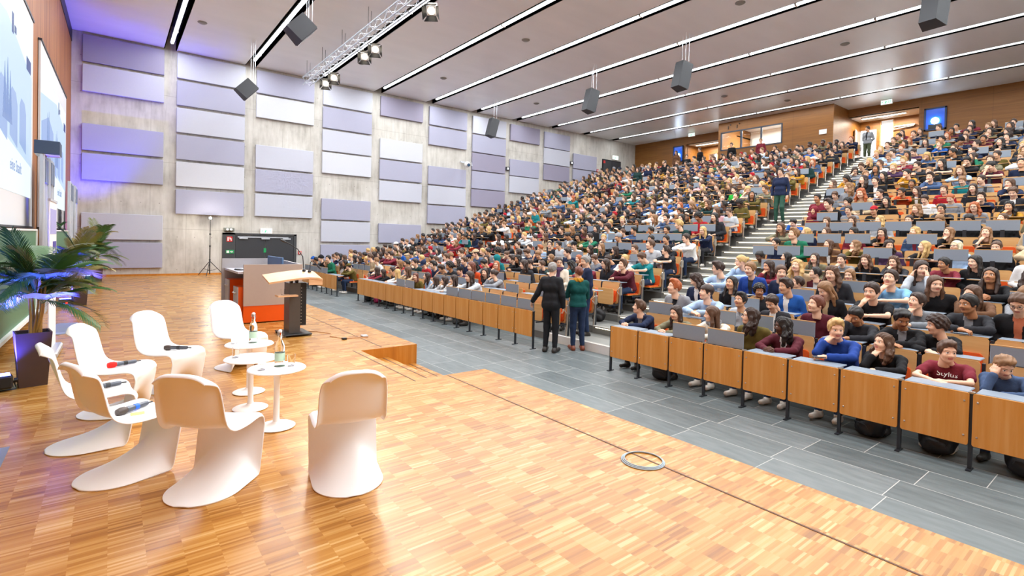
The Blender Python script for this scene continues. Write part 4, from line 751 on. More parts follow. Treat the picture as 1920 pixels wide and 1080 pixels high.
# ---- hair, caps and veils in head space
def skull(p): return ell((-.014, 0, .032), (.1+p, .079+p, .095+p))
def face_cut(X, Y, Z, hi=.068, side=-.02, nape=-.085):
    zl = np.where(X > .035, side+(hi-side)*np.clip((X-.035)/.05, 0, 1)**.6, np.where(X > -.05, side, side+(nape-side)*np.clip((-.05-X)/.05, 0, 1)))
    return zl-Z
def wob(X, Y, Z, a=.004): return a*(np.sin(70*X+40*Y)*np.sin(60*Z+35*Y)+.6*np.sin(150*Y+60*X))
def hair_fn(st):
    def f(X, Y, Z):
        A = np.abs(Y)
        if st == 'Z': return smax(skull(.007)(X, Y, Z), face_cut(X, Y, Z, .08), .004)
        if st == 'S': return smax(smin(skull(.014)(X, Y, Z), ell((-.005, 0, .075), (.092, .072, .062))(X, Y, Z), .02)+wob(X, Y, Z, .005), face_cut(X, Y, Z, .084)+wob(X, Y, Z, .005), .006)
        if st == 'Q':
            d = smin(skull(.015)(X, Y, Z), ell((.03, .01, .115), (.075, .062, .035))(X, Y, Z), .03)+wob(X, Y, Z, .006); return smax(d, face_cut(X, Y, Z, .088)+wob(X, Y, Z, .006), .006)
        if st == 'C':
            d = skull(.032)(X, Y, Z)+wob(X*1.3, Y*1.3, Z*1.3, .01); return smax(d, face_cut(X, Y, Z, .078, -.03)+wob(X, Y, Z, .008), .008)
        if st in 'LW':
            a = .008 if st == 'W' else .003; d = smax(skull(.015)(X, Y, Z), face_cut(X, Y, Z, .094-.35*np.minimum(A, .06), -.02, -.2), .006); w = .02 if st == 'W' else .0
            d = smin(d, ell((-.065, 0, -.1), (.05, .09+w, .17))(X, Y, Z), .03); s = cap((-.005, .08, .03), (.005, .093+w, -.12), .02, .03+w*.4)(X, A, Z); s = smin(s, cap((.005, .093+w, -.12), (.035, .088+w*.6, -.25), .03+w*.4, .018)(X, A, Z), .02)
            return smin(d, s, .02)+a*(np.sin(60*A+30*Z)*np.sin(45*Z+20*X)+.7*np.sin(220*Y+40*X))
        if st in 'BP':
            d = smax(skull(.011)(X, Y, Z)+wob(X, Y, Z, .002), face_cut(X, Y, Z, .086, -.005, -.07), .005)
            return smin(d, ell((-.125, 0, .045), (.04, .042, .042))(X, Y, Z)+wob(X, Y, Z, .004), .012) if st == 'B' else smin(smin(d, cap((-.11, 0, .05), (-.15, 0, .0), .025, .032)(X, Y, Z), .01), cap((-.15, 0, .0), (-.13, 0, -.2), .032, .014)(X, Y, Z), .02)
        if st in 'KR':
            s = 1 if st == 'K' else -1; d = smax(skull(.018)(X, Y, Z), .045-.25*(X*s-.05)*0-Z, .004); b = smax(ell((s*.1, 0, .045), (.085, .07, .05))(X, Y, Z), np.abs(Z-.052+.25*np.abs(Y)*np.abs(Y)*8)-.005, .004)
            return smin(d, b, .006)
        if st == 'N': return smin(smax(skull(.02)(X, Y, Z)+.0015*np.sin(220*np.arctan2(Y, X+.01)/3), .03+.25*X*0-Z-np.where(X < .03, .03, 0), .006), ell((-.02, 0, .145), (.03, .03, .02))(X, Y, Z), .02)
        if st in 'HU':
            p = .02 if st == 'H' else .035; d = smin(ell((-.02, 0, .02), (.108+p, .086+p, .112+p))(X, Y, Z), ell((-.03, 0, -.15), (.105, .125, .1))(X, Y, Z), .06); return smax(d, -ell((.13, 0, -.005), (.11, .06, .085))(X, Y, Z), .012)
    return f
def hair_mesh(st, h):
    long = st in 'LW'; V, Q = nets(hair_fn(st), (-.2, -.17, -.3 if long or st in 'HUP' else -.14), (.2, .17, .19), h); return V, Q
HAIRV = {s: hair_mesh(s, .0085) for s in 'ZSQCLWBPKRNHU'}; HAIRN = {s: ('cap' if s in 'KR' else 'beanie' if s == 'N' else 'headscarf' if s == 'H' else 'hood' if s == 'U' else 'hair') for s in HAIRV}
HAIRME = {s: np_mesh(HAIRN[s], V, Q, None, [HAIRM['br']]) for s, (V, Q) in HAIRV.items()}
UNDER = HAIRME['Z']
g = MB()
for s in (-1, 1): g.tube([(.099+0*i, s*.032+.022*math.cos(i*math.pi/6), .006+.017*math.sin(i*math.pi/6)) for i in range(13)], .0026, 5, caps=False); g.tube([(.097, s*.054, .012), (.06, s*.08, .012), (-.01, s*.088, .012)], .0024, 5)
g.tube([(.101, -.011, .01), (.104, 0, .013), (.101, .011, .01)], .0024, 5); GLASSES = g.mesh('glasses', M_BLACK)
SCV, SCQ = nets(lambda X, Y, Z: smin(np.sqrt((np.sqrt((X/1.05)**2+Y**2)-.078)**2+(Z*.75)**2)-.036+.006*np.sin(8*np.arctan2(Y, X)+60*Z), cap((.1, .03, -.02), (.12, .04, -.19), .035, .028)(X, Y, Z), .03), (-.15, -.15, -.26), (.2, .15, .09), .009); SCARF = np_mesh('scarf', SCV, SCQ, None, [TOPM['grey']])
# ---- rigs
def frame(o, d, up):
    x = Vector(d).normalized(); z = Vector(up); z = (z-x*z.dot(x)).normalized(); y = z.cross(x); return Matrix(((x.x, y.x, z.x, o[0]), (x.y, y.y, z.y, o[1]), (x.z, y.z, z.z, o[2]), (0, 0, 0, 1)))
def rig_seat(pose):
    j = dict(pel=(0, 0, .54), bel=(.035, 0, .68), che=(.085, 0, .81), neck=(.155, 0, .955), head=(.24, 0, 1.11), sh=(.12, .175, .905), hip=(.02, .085, .52), knee=(.43, .11, .5), ank=(.4, .11, .1), toe=(.55, .13, .05))
    P = {'clasp': (((.42, .235, .815), (.585, .06, .805), (.5, -.5, .1), (.3, .9, .3)),)*2, 'fold': (((.4, .25, .815), (.53, .03, .81), (.25, -1, 0), (.2, 0, 1)), ((.42, .25, .815), (.59, .02, .81), (.15, -1, 0), (.2, 0, 1))),
         'chin': (((.4, .245, .815), (.55, .02, .805), (.4, -1, 0), (0, 0, 1)), ((.42, .14, .815), (.37, .065, .945), (-.45, -.35, .75), (.85, .3, .5))), 'lap': (((.05, .25, .68), (.27, .1, .62), (.8, -.6, -.1), (.2, 0, 1)),)*2,
         'cheeks': (((.42, .15, .815), (.33, .1, .985), (-.35, -.15, .9), (.3, .9, .2)),)*2, 'face': (((.4, .24, .815), (.55, .03, .805), (.3, -1, 0), (0, 0, 1)), ((.42, .12, .815), (.385, .06, 1.0), (-.25, -.15, .9), (.95, .1, .3)))}[pose]
    j['arms'] = [(s, P[i]) for i, s in ((0, 1), (1, -1))]
    if pose == 'lap': j.update(che=(.05, 0, .82), neck=(.11, 0, .97), head=(.19, 0, 1.125), sh=(.075, .175, .915))
    if pose == 'face': j.update(head=(.265, 0, 1.09))
    return j
def m3(p, s): return (p[0], p[1]*s, p[2])
def torso_fn(j, g, k=.05):
    def f(X, Y, Z):
        d = cap(m3((j['pel'][0], .075, j['pel'][2]), 1), m3((j['pel'][0], .075, j['pel'][2]), -1), .118+g)(X, Y, Z); b = j['bel']; d = smin(d, cap((b[0], .065, b[2]), (b[0], -.065, b[2]), .108+g)(X, Y, Z), k); c = j['che']; d = smin(d, cap((c[0], .085, c[2]), (c[0], -.085, c[2]), .108+g)(X, Y, Z), k)
        s = j['sh']; d = smin(d, cap((s[0], s[1]*.75, s[2]-.005), (s[0], -s[1]*.75, s[2]-.005), .058+g)(X, Y, Z), k); return smin(d, cap((s[0], 0, s[2]), j['neck'], .06+g, .052+g)(X, Y, Z), .03)
    return f
def arms_fn(j, g, short=False, cuff=0.):
    def f(X, Y, Z):
        d = None
        for s, (el, wr, _, _) in j['arms']:
            S, E, W = Vector(m3(j['sh'], s)), Vector(m3(el, s)), Vector(m3(wr, s))
            if short: E2 = S.lerp(E, .62); q = cap(S, E2, .05+g, .047+g)(X, Y, Z)
            else: q = smin(cap(S, E, .048+g, .036+g)(X, Y, Z), cap(E, W.lerp(E, cuff), .038+g, .027+g)(X, Y, Z), .015)
            d = q if d is None else np.minimum(d, q)
        return d
    return f
def legs_fn(j, g):
    def f(X, Y, Z):
        d = None
        for s in (1, -1):
            jj = {k: m3(j[k+('R' if s < 0 and k+'R' in j else '')], s) for k in ('hip', 'knee', 'ank')}
            q = smin(cap(jj['hip'], jj['knee'], .086+g, .06+g)(X, Y, Z), cap(jj['knee'], jj['ank'], .058+g, .038+g)(X, Y, Z), .03); d = q if d is None else np.minimum(d, q)
        return smin(d, cap((j['pel'][0], .07, j['pel'][2]), (j['pel'][0], -.07, j['pel'][2]), .11+g)(X, Y, Z), .04)
    return f
def feet_fn(j, g=0.):
    def f(X, Y, Z):
        d = None
        for s in (1, -1):
            A = m3(j['ank'+('R' if s < 0 and 'ankR' in j else '')], s); T = m3(j['toe'+('R' if s < 0 and 'toeR' in j else '')], s); H = (A[0]-.03, A[1], A[2]-.055); q = smin(cap(H, T, .042+g, .036+g)(X, Y, Z), cap(A, H, .043+g, .045+g)(X, Y, Z), .03); q = smax(q, (min(A[2], T[2]+.05)-.1)-Z, .01); d = q if d is None else np.minimum(d, q)
        return d
    return f
def body_low(j, h, seated=True):
    t, a, l, ft = torso_fn(j, -.012), arms_fn(j, -.004), legs_fn(j, 0 if seated else -.008), feet_fn(j)
    def f(X, Y, Z):
        d = smin(smin(t(X, Y, Z), a(X, Y, Z), .03), smin(l(X, Y, Z), ft(X, Y, Z), .02), .04); n = Vector(j['head'])+Vector((-.02, 0, -.09)); return smin(d, cap(j['neck'], n, .05, .05)(X, Y, Z), .03)
    xs_ = [j[k][0] for k in ('pel', 'knee', 'ank', 'toe', 'head')]+[q[1][i][0] for q in j['arms'] for i in (0, 1)]+[j[k][0] for k in ('kneeR', 'toeR', 'ankR') if k in j]
    ys_ = [.3]+[abs(q[1][i][1])+.08 for q in j['arms'] for i in (0, 1)]; lo = (min(xs_)-.2, -max(ys_), -.02); hi = (max(xs_)+.14, max(ys_), j['head'][2]-.05)
    def mi(C):
        m = np.zeros(len(C), int)
        if seated: m[(C[:, 0] > -.2) & (C[:, 2] < .595) & ((C[:, 0] > .1) | (C[:, 2] < .5))] = 5; m[C[:, 2] < .11] = 6
        return m
    return part(f, lo, hi, h, mi), lo, hi
def xf(P, M, flip=False):
    V = P[0].copy(); Q = P[1]
    if flip: V[:, 1] *= -1; Q = Q[:, ::-1]
    A = np.array(M); return V @ A[:3, :3].T+A[:3, 3], Q, P[2]
def joinp(ps):
    o = 0; Vs, Qs, Ms = [], [], []
    for V, Q, m in ps: Vs.append(V); Qs.append(Q+o); Ms.append(m); o += len(V)
    return np.concatenate(Vs), np.concatenate(Qs), np.concatenate(Ms)
def headM(j, yaw, pitch): return Matrix.Translation(j['head']) @ Matrix.Rotation(R_(yaw), 4, 'Z') @ Matrix.Rotation(R_(-pitch), 4, 'Y')
def hand_parts(j, H=None):
    return [xf(H or HAND, frame(m3(wr, s), m3(d, s), m3(up, s)), flip=(s > 0)) for s, (el, wr, d, up) in j['arms']]
def wrinkle(X, Y, Z, a=.005): return a*(np.sin(26*Z+31*Y+4*np.sin(17*X+9*Z))*np.sin(19*Z-24*Y+15*X)+.7*np.sin(48*X-21*Z+37*Y)*np.sin(13*Z+20*Y))
def top_part(j, g, short, hem, h, base=0, inner=True, wr=.005):
    t, a = torso_fn(j, g), arms_fn(j, g, short, .08)
    nk = Vector(j['neck']); hd = Vector(j['head'])
    def f(X, Y, Z):
        d = smin(t(X, Y, Z), a(X, Y, Z), .03)+wrinkle(X, Y, Z, wr); d = smax(d, hem-Z, .008); u = nk+(hd-nk)*.12; return smax(d, -cap(u, hd, .058, .09)(X, Y, Z), .01)
    ys_ = [.3]+[abs(q[1][i][1])+.1 for q in j['arms'] for i in (0, 1)]; xs_ = [q[1][i][0] for q in j['arms'] for i in (0, 1)]
    def mi(C):
        m = np.zeros(len(C), int); c = j['che']; z0 = j['neck'][2]
        if inner: m[(np.abs(C[:, 1]) < .02+.12*np.clip(C[:, 2]-(z0-.42), 0, .5)*.6) & (C[:, 0] > c[0]+.02) & (C[:, 2] > z0-.4) & (C[:, 0] < c[0]+.22)] = 1
        return m
    return part(f, (min(xs_+[j['pel'][0]])-.22, -max(ys_), hem-.02), (max(xs_+[.2])+.1, max(ys_), j['neck'][2]+.12), h, mi, base)
POSES = ['clasp', 'fold', 'chin', 'lap', 'cheeks', 'face']; RIG = {p: rig_seat(p) for p in POSES}
LOWB = {p: body_low(RIG[p], .019)[0] for p in POSES}; HANDS = {p: hand_parts(RIG[p]) for p in POSES}
TOPME = {}
for p in POSES:
    for sh in (0, 1): V, Q, m = top_part(RIG[p], .010 if sh else .015, bool(sh), .5, .0145); TOPME[p, sh] = np_mesh('shirt' if sh else 'jacket', V, Q, m, [TOPM['navy'], TOPM['navy']])
BODYC = {}; YQ = [-55, -30, -6, 35]; PQ = [-30, -6, 9]
def body_mesh(p, yaw, pitch, sex):
    y = min(YQ, key=lambda a: abs(a-yaw)); q = min(PQ, key=lambda a: abs(a-pitch)); k = (p, y, q, sex)
    if k not in BODYC: V, Q, m = joinp([LOWB[p], xf(HEADS[sex], headM(RIG[p], y, q))]+HANDS[p]); BODYC[k] = np_mesh('person', V, Q, m, [SKIN[0], EYEW, EYED, HAIRM['br'], LIPS[0], JEANS, SHOE])
    return BODYC[k], headM(RIG[p], y, q)
def setm(o, ms):
    for i, m in enumerate(ms):
        if m is not None: s = o.material_slots[i]; s.link = 'OBJECT'; s.material = m
HN = dict(bk='black', db='dark brown', br='brown', lb='light brown', bl='blond', pl='platinum blond', rd='ginger', rb='auburn', gy='grey'); SN = dict(Z='cropped', S='short', Q='swept-up', C='curly', L='long straight', W='long wavy', B='tied-back', P='ponytailed')
CN = dict(dark='charcoal', palegrey='pale grey', lightblue='light blue', lightgrey='light grey', steel='steel grey', darkgreen='dark green', brightgreen='bright green', stripe='striped', royal='royal blue', sky='sky blue', denim='denim blue', teal2='dark teal')
def dress(st, hc, top, short):
    c = CN.get(top, top)
    h = f'{SN[st]} {HN[hc]} hair' if st in SN else {'K': f'{CN.get(hc, hc)} cap', 'R': f'backward {CN.get(hc, hc)} cap', 'N': f'{CN.get(hc, hc)} beanie', 'H': f'{CN.get(hc, hc)} headscarf', 'U': 'hood up'}[st]
    return h, f'{c} {"T-shirt" if short else "top"}'
def text_mesh(name, body, size, m):
    cu = bpy.data.curves.new(name, 'FONT'); cu.body = body; cu.size = size; cu.extrude = .002; cu.align_x = 'CENTER'; q = bpy.data.objects.new(name, cu); COL.objects.link(q)
    me = bpy.data.meshes.new_from_object(q.evaluated_get(bpy.context.evaluated_depsgraph_get())); bpy.data.objects.remove(q); me.materials.clear(); me.materials.append(m); return me
PRINTS = {'maroon': text_mesh('shirt_print', 'Stylus', .085, M_WHITE), 'black': text_mesh('shirt_print', 'GUY', .1, M_WHITE)}
def person(loc, st, hc, skin, short, top, inner, pose, yaw, pitch, label, extra='', group='seated audience', dz=0.):
    sex = 'f' if st in 'LWBPH' else 'm'; me, HM = body_mesh(pose, yaw, pitch, sex); hm = HAIRM.get(hc) or TOPM.get(hc) or TOPM['dark']
    b = link('person', me, None, loc); s = 1.+dz; b.rotation_euler = (0, 0, math.pi); b.scale = (s, s, s)
    setm(b, [SKIN[skin], None, None, hm if hc in HAIRM else HAIRM['db'], LIPS[skin], JEANS if (len(label) % 3) else TOPM['dark'], SHOE if len(label) % 2 else SHOEW]); tag(b, label, 'person', group)
    h = link(HAIRN[st], HAIRME[st], b); h.matrix_local = HM; setm(h, [hm])
    if st in 'KR': u = link('hair', UNDER, b); u.matrix_local = HM; setm(u, [HAIRM['db']])
    t = link('shirt' if short or inner in ('-', None) else 'jacket', TOPME[pose, int(short)], b); tm = TOPM[top]; setm(t, [tm, TOPM[inner] if inner and inner != '-' else tm])
    if 'glasses' in extra: link('glasses', GLASSES, b).matrix_local = HM
    if 'print' in extra: q = link('shirt_print', PRINTS['maroon' if top == 'maroon' else 'black'], b); c = RIG[pose]['che']; q.matrix_local = Matrix.Translation((c[0]+.128, 0, c[2]+.005)) @ Matrix.Rotation(R_(-20), 4, 'Y') @ Matrix.Rotation(R_(90), 4, 'Z') @ Matrix.Rotation(R_(90), 4, 'X')
    if 'scarf' in extra: q = link('scarf', SCARF, b); q.location = Vector(RIG[pose]['neck'])+Vector((.015, 0, .035)); setm(q, [TOPM['plaid' if 'plaid' in extra else 'grey']])
    return b
# ---------------------------------------------------------------- who sits where
PEOPLE = '''N 1 0 0.08 -0.06 Q br 0 l navy grey clasp -55 5
N 1 1 -0.08 -0.07 L db 0 l khaki cream clasp 5 0
N 1 2 -0.14 -0.01 L br 0 l cream grey clasp -50 0 scarf_grey
N 1 3 -0.14 0.01 W db 0 l olive - lap -45 8 glasses
N 1 4 -0.04 -0.04 W bk 3 l burgundy white clasp -50 -5
N 1 5 -0.12 0.02 Q bl 0 l royal - chin 15 -5
N 1 6 -0.04 -0.08 W br 0 l black - chin -35 12
N 1 7 -0.06 -0.07 Q br 0 s maroon - fold 45 -3 print
N 1 8 0.06 -0.12 Q lb 0 l denim - face 20 -35
N 2 0 -0.06 0.1 Q rd 0 l grey dark lap -30 15
N 2 1 -0.16 0.08 R db 0 l lightblue - fold -35 15
N 2 2 -0.16 -0.02 Q bk 1 l palegrey - lap -10 8
N 2 3 -0.1 -0.0 S db 0 l dark white lap -5 -22
N 2 4 -0.16 0.04 S rb 0 l burgundy - lap -35 12
N 2 5 -0.12 -0.02 S bk 2 l dark - face -5 -20
N 2 6 -0.06 -0.01 Q bk 2 l black grey fold 30 -18
N 2 7 0.16 -0.05 C db 0 l black - fold -70 -10
N 3 1 -0.16 0.03 L bk 1 s black - lap 10 3
N 3 2 -0.1 -0.07 C bk 2 l dark - lap 60 -8
N 4 3 0.14 -0.09 S db 0 l maroon dark lap -55 5
N 3 4 -0.02 0.05 L lb 0 l black fur lap -20 -25
N 3 5 -0.1 0.1 S db 0 s black - chin 5 -15
N 3 6 -0.07 -0.0 S db 0 l steel - chin -30 3
N 3 7 -0.05 0.03 S bk 2 l dark grey fold -30 -8
N 3 8 0.05 0.07 S br 0 l black plaid lap 10 -20 glasses
N 4 0 -0.06 0.12 Q db 0 l lightblue white fold -60 0 glasses
N 4 1 -0.13 0.12 S lb 0 l royal dark lap 0 -8
N 4 2 -0.15 0.09 S br 0 l navy grey lap 65 0
N 5 3 0.12 -0.09 S bk 0 l burgundy white lap -55 3
N 4 4 0.14 0.12 W br 0 l dark - lap 5 0
N 5 4 0.1 -0.09 L lb 0 l grey grey lap -10 0 scarf_grey
N 5 5 0.04 -0.12 S db 0 l black - chin 10 -5
N 4 6 -0.14 0.05 L br 0 l black - lap 15 -3
N 4 7 -0.01 -0.02 L br 0 l brown - face -20 -15
N 5 0 -0.14 0.1 B bl 0 l lightblue - chin -60 -15
N 5 1 -0.16 0.02 L db 1 l maroon - chin -20 0
N 5 2 -0.12 0.04 W bl 0 l beige black lap -15 3
N 6 3 -0.11 -0.11 B db 0 l grey - chin 5 0
N 6 4 0.06 -0.12 W br 0 l black - lap 10 0
N 6 5 0.16 -0.12 W br 0 l dark - chin 0 0
N 4 5 -0.16 0.12 S db 0 s sky - chin -10 3
N 5 6 0.16 0.12 L db 0 l palegrey - cheeks 15 -8
N 6 6 -0.01 -0.12 S bk 2 l maroon - fold -35 0
N 5 7 -0.13 0.05 L db 2 l black - clasp 5 3
N 6 0 -0.16 -0.1 B bk 3 l khaki - clasp 0 -20
N 6 1 -0.15 -0.12 L bk 0 l black - lap -45 10
N 6 2 -0.16 -0.12 L db 0 l khaki white lap 10 3
N 7 2 -0.16 -0.12 L br 0 l brown white lap -30 3
N 7 3 -0.12 -0.12 W lb 0 l olive - chin -45 3
N 7 4 -0.14 -0.12 W db 0 l purple - lap 60 0
N 7 5 -0.16 -0.12 L bl 0 s black - fold -55 5
N 6 7 0.16 -0.08 L bk 0 l black - lap -25 -5
N 7 6 -0.06 -0.12 L pl 0 l lightblue - lap -40 5 glasses
N 7 7 -0.05 -0.12 B br 0 l black - lap 5 0
N 7 0 -0.16 -0.1 S bk 0 l navy - lap -40 -5
N 7 1 -0.0 0.12 Q lb 0 l green steel lap -25 3
N 8 1 0.04 -0.12 L bl 0 l navy beige lap -45 3
N 8 2 0.16 -0.12 L br 0 l brown white lap -30 8
N 8 3 0.16 -0.12 L bk 1 l maroon - lap -20 0
N 8 4 0.16 -0.12 L db 0 l black plaid clasp 5 0 scarf_plaid
N 8 5 0.16 -0.12 W bl 0 l denim maroon lap -35 3
N 8 6 0.16 -0.12 L lb 0 l black - chin -40 8
N 8 7 0.16 -0.12 L lb 0 s dark - chin 10 8
N 9 7 0.0 -0.12 B br 0 l black - lap -35 3
N 9 0 0.05 -0.12 S bk 0 l blue - face -10 -50
N 9 1 -0.16 -0.12 L br 0 l dark - lap -10 0
N 9 2 -0.16 -0.12 W br 0 l dark - lap 0 0
N 9 3 -0.16 -0.12 W bl 0 l palegrey - lap -40 3
N 9 4 -0.16 -0.12 B db 0 l black - lap -10 0
N 9 5 -0.14 -0.12 L lb 0 l black - lap -5 -25
N 9 6 -0.06 -0.12 L bk 1 l black - lap 0 -20
N 10 0 -0.16 -0.08 H maroon 1 l maroon - lap -5 0
N 10 1 0.06 0.1 Q db 0 l black - lap -40 -5
N 10 2 0.16 -0.1 S db 0 l grey - lap -5 -15 glasses
N 11 1 -0.16 -0.11 C bk 0 l denim white lap -25 0
N 10 3 0.16 -0.12 K red 1 l black - lap -5 0 print
N 11 3 0.09 -0.12 L bk 0 l black - lap -15 0
N 10 4 -0.15 -0.11 W lb 0 l black - lap -20 0
N 10 5 -0.05 -0.12 S bk 1 l dark - chin 0 0 glasses
N 10 6 -0.05 -0.11 W rd 0 l grey - lap -5 0 glasses
N 10 7 -0.05 -0.11 W bk 1 l mustard white chin -5 0
N 12 0 -0.16 -0.12 S br 0 l steel - lap -10 -30
N 11 2 0.09 0.12 W rd 0 l beige - lap -10 0
N 12 2 -0.16 -0.12 B db 0 l stripe - chin -30 0
N 12 3 -0.1 -0.12 S bk 2 l orange - chin -40 0
N 11 4 -0.16 -0.12 S db 0 l white - lap 10 -25
N 11 5 -0.09 -0.12 Z rd 0 l grey - lap -10 -30
N 11 6 -0.09 -0.11 Q db 0 l navy - chin -10 -5
N 11 7 -0.05 -0.04 S br 0 l dark white lap -10 -25
N 13 0 0.16 0.01 W br 0 l dark - lap -40 5
N 12 1 0.05 0.1 W lb 0 l grey - lap -45 0
N 13 2 0.16 0.03 S db 0 l black white lap -10 0
N 12 4 0.16 -0.11 L db 0 l olive white lap -35 0
N 13 3 -0.16 -0.12 S bk 2 l black - lap -10 0
N 12 5 0.16 -0.12 S br 0 l red - lap 10 -5
N 12 6 0.16 -0.12 L db 0 l dark - lap -10 0
N 13 5 -0.11 -0.12 S lb 0 l teal - lap -5 -25
N 13 6 0.09 -0.12 S db 0 l grey - lap -25 -15
N 13 1 -0.11 0.09 W db 0 l dark - lap -20 5
N 14 2 0.15 -0.02 L bk 0 l black - lap -30 0
N 14 3 0.11 0.0 S bk 0 l mustard - chin -40 0
N 14 4 0.16 0.0 S lb 0 l black - lap -10 0
M 4 0 -0.04 0.06 Q br 0 l burgundy - chin -15 8
M 5 0 0.03 0.08 S br 0 s teal - clasp -30 -22
M 6 0 -0.09 -0.04 Q db 0 s dark - fold -50 5 glasses
M 6 1 -0.14 0.1 S br 0 l palegrey - lap -40 5
M 6 2 -0.16 -0.04 S br 0 l grey - lap -5 -3
M 7 0 -0.16 0.01 S db 0 l white - fold -25 0 glasses
M 8 0 -0.16 -0.06 L bl 0 l navy - fold -10 0 glasses
M 8 1 0.08 0.12 Q bl 0 l darkgreen - lap -45 0
M 8 2 -0.05 -0.04 S bk 1 l navy - lap 0 -5
M 4 1 -0.01 0.04 L db 0 l dark - lap -35 0 glasses
M 8 3 -0.03 -0.06 S bk 2 l black - lap -30 0
M 7 1 -0.04 -0.05 S bk 1 l dark - lap 0 0
M 8 4 0.03 -0.04 S bk 1 l denim - fold -35 -5
M 7 2 -0.09 -0.05 S bk 1 l dark - lap 0 0
M 8 5 -0.04 -0.12 S br 0 l dark - lap -20 0
M 9 1 -0.05 0.09 C bk 2 l red - lap -10 -30
M 9 0 -0.01 0.07 L bk 0 l dark - lap -15 0
M 10 1 -0.16 -0.0 L br 0 l pink - lap -20 0
M 10 2 0.01 -0.06 S br 0 l grey - lap 0 0
M 9 2 -0.02 0.06 L bk 0 l black - lap 0 0
M 9 3 -0.07 0.1 S bk 0 l denim - chin 0 -15
M 9 4 -0.12 0.08 L lb 0 l palegrey - lap -30 0
M 13 2 0.01 0.04 S db 0 l brightgreen - lap -5 0
M 11 0 0.08 -0.0 C bk 3 l olive - lap 0 -40
M 6 5 -0.16 -0.08 L db 0 l palegrey - lap -40 0
M 6 3 -0.01 -0.09 L db 0 l black - lap -45 0
M 6 4 -0.05 -0.02 L lb 0 l dark - lap 5 0
M 5 4 0.07 -0.07 L rd 0 l dark - lap 5 0
M 5 6 0.13 -0.09 L lb 0 l dark - lap -30 0
M 3 5 -0.08 0.08 L db 0 l dark - lap -40 0
M 4 8 -0.16 0.0 Q db 0 l black - lap -30 0
M 4 6 0.14 -0.09 S db 0 l black - lap -25 0
M 4 5 0.16 -0.11 S br 0 l dark - lap -30 0
M 4 9 0.1 -0.02 H teal 0 l teal - lap -30 0
M 3 8 0.14 0.02 S bk 1 l dark - lap 0 -30
M 2 7 0.09 0.12 L rb 0 l orange - lap 0 0
M 3 10 0.11 0.05 S br 0 l navy - lap -10 0
M 4 11 0.14 0.12 K beige 0 l denim - lap -30 0
M 5 13 -0.16 -0.0 S bl 0 l dark - lap 0 0
M 1 5 -0.07 0.12 L db 0 l palegrey - clasp 0 0
M 2 6 0.02 -0.01 L db 0 l dark - lap 30 0
M 2 5 0.11 -0.01 B db 0 l grey - chin -50 0
M 2 8 0.16 -0.04 K black 0 l purple - lap 0 0
M 2 9 0.16 0.07 C bk 2 l dark - lap -5 0
M 1 7 0.09 -0.09 L db 0 l lightgrey - chin -40 0
M 1 8 0.01 -0.12 L db 0 l palegrey - chin -60 0
M 1 9 0.01 -0.06 L db 0 l lightblue - lap -30 8
M 1 6 0.16 -0.02 L db 0 l lightgrey - chin -30 0
M 1 10 0.16 -0.12 L rb 0 l olive - lap 20 -10
M 1 12 0.16 -0.06 L bl 0 l white - clasp -45 -10
M 1 14 0.11 -0.12 L db 0 l black - clasp -40 0
M 1 15 0.02 -0.08 L db 0 l maroon - clasp -50 0
F 3 0 0.08 -0.12 S bk 1 l black - lap 0 0
M 2 14 0.16 0.01 S bk 1 l dark - lap 0 0
M 2 13 0.11 0.08 S db 0 l darkgreen - lap 0 -15
M 2 12 0.08 0.05 K navy 0 l red - lap 30 -20
M 3 13 0.16 0.02 S br 0 l grey - chin 0 0
M 3 12 0.07 0.12 S br 0 l palegrey - lap -10 0
M 4 13 -0.05 0.11 S br 0 l white - lap -10 0
F 3 5 0.12 -0.06 L db 0 l black - lap -40 0
F 2 0 0.16 -0.01 S lb 0 l white - lap -30 0
F 2 1 0.16 0.12 S br 0 l beige - lap -30 0
F 1 1 0.03 -0.08 K olive 0 l olive - chin -60 0
F 1 3 -0.13 -0.06 L db 0 l white - lap -40 0
F 1 6 -0.03 -0.11 L lb 0 l grey - lap -10 0
F 1 7 -0.03 0.1 N black 0 l black - lap 0 0
F 1 9 -0.05 0.0 N blue 0 l navy - lap -10 0
F 2 9 -0.16 -0.03 S br 0 l red - lap -40 0
F 1 5 0.16 0.12 S bk 0 l green - lap 30 0
F 5 7 -0.02 0.12 K white 0 l white - lap -30 0
F 4 1 0.16 -0.07 Q bk 1 l brown - lap -30 -15
F 4 3 0.02 -0.05 S br 0 l blue - lap 0 0
F 3 1 0.06 0.07 Q db 0 l maroon - chin -10 -10
F 6 1 0.09 0.05 S bk 0 l red - lap -10 0
M 5 5 -0.05 0.12 S db 0 l navy - lap -30 0
M 6 7 0.11 0.02 S bk 1 l palegrey - lap 0 0
M 6 9 -0.1 -0.12 Q rd 0 l lightblue - lap -40 0
M 6 10 -0.1 -0.1 S db 0 l navy - lap 0 0'''
SPEC = {}
for l in PEOPLE.strip().splitlines():
    q = l.split(); SPEC[q[0], int(q[1]), int(q[2])] = q[3:]
BLK = {'N': ('near block', 11), 'M': ('middle block', 16), 'F': ('far block', 10)}
def seat_xy(b, k, j):
    x = xb(k)
    if b == 'N': return x, edge_n(x)-.29-.58*j
    if b == 'M': return x, edge_m(x)+.29+.58*j
    return x, 18.7+.03*(x-6.69)+.29+.58*j
CR = np.array([[0.7890967, -0.6138556, 0.0225327], [0.0078507, -0.0266009, -0.9996153], [0.6142189, 0.78897, -0.0161715]]); CF, CCY = 967.387, 468.493
def proj(p): q = CR @ (np.array(p)-np.array([0, 0, 2.15])); return 960+CF*q[0]/q[2], CCY+CF*q[1]/q[2], q[2]
rs = random.Random(11); SEATS = []
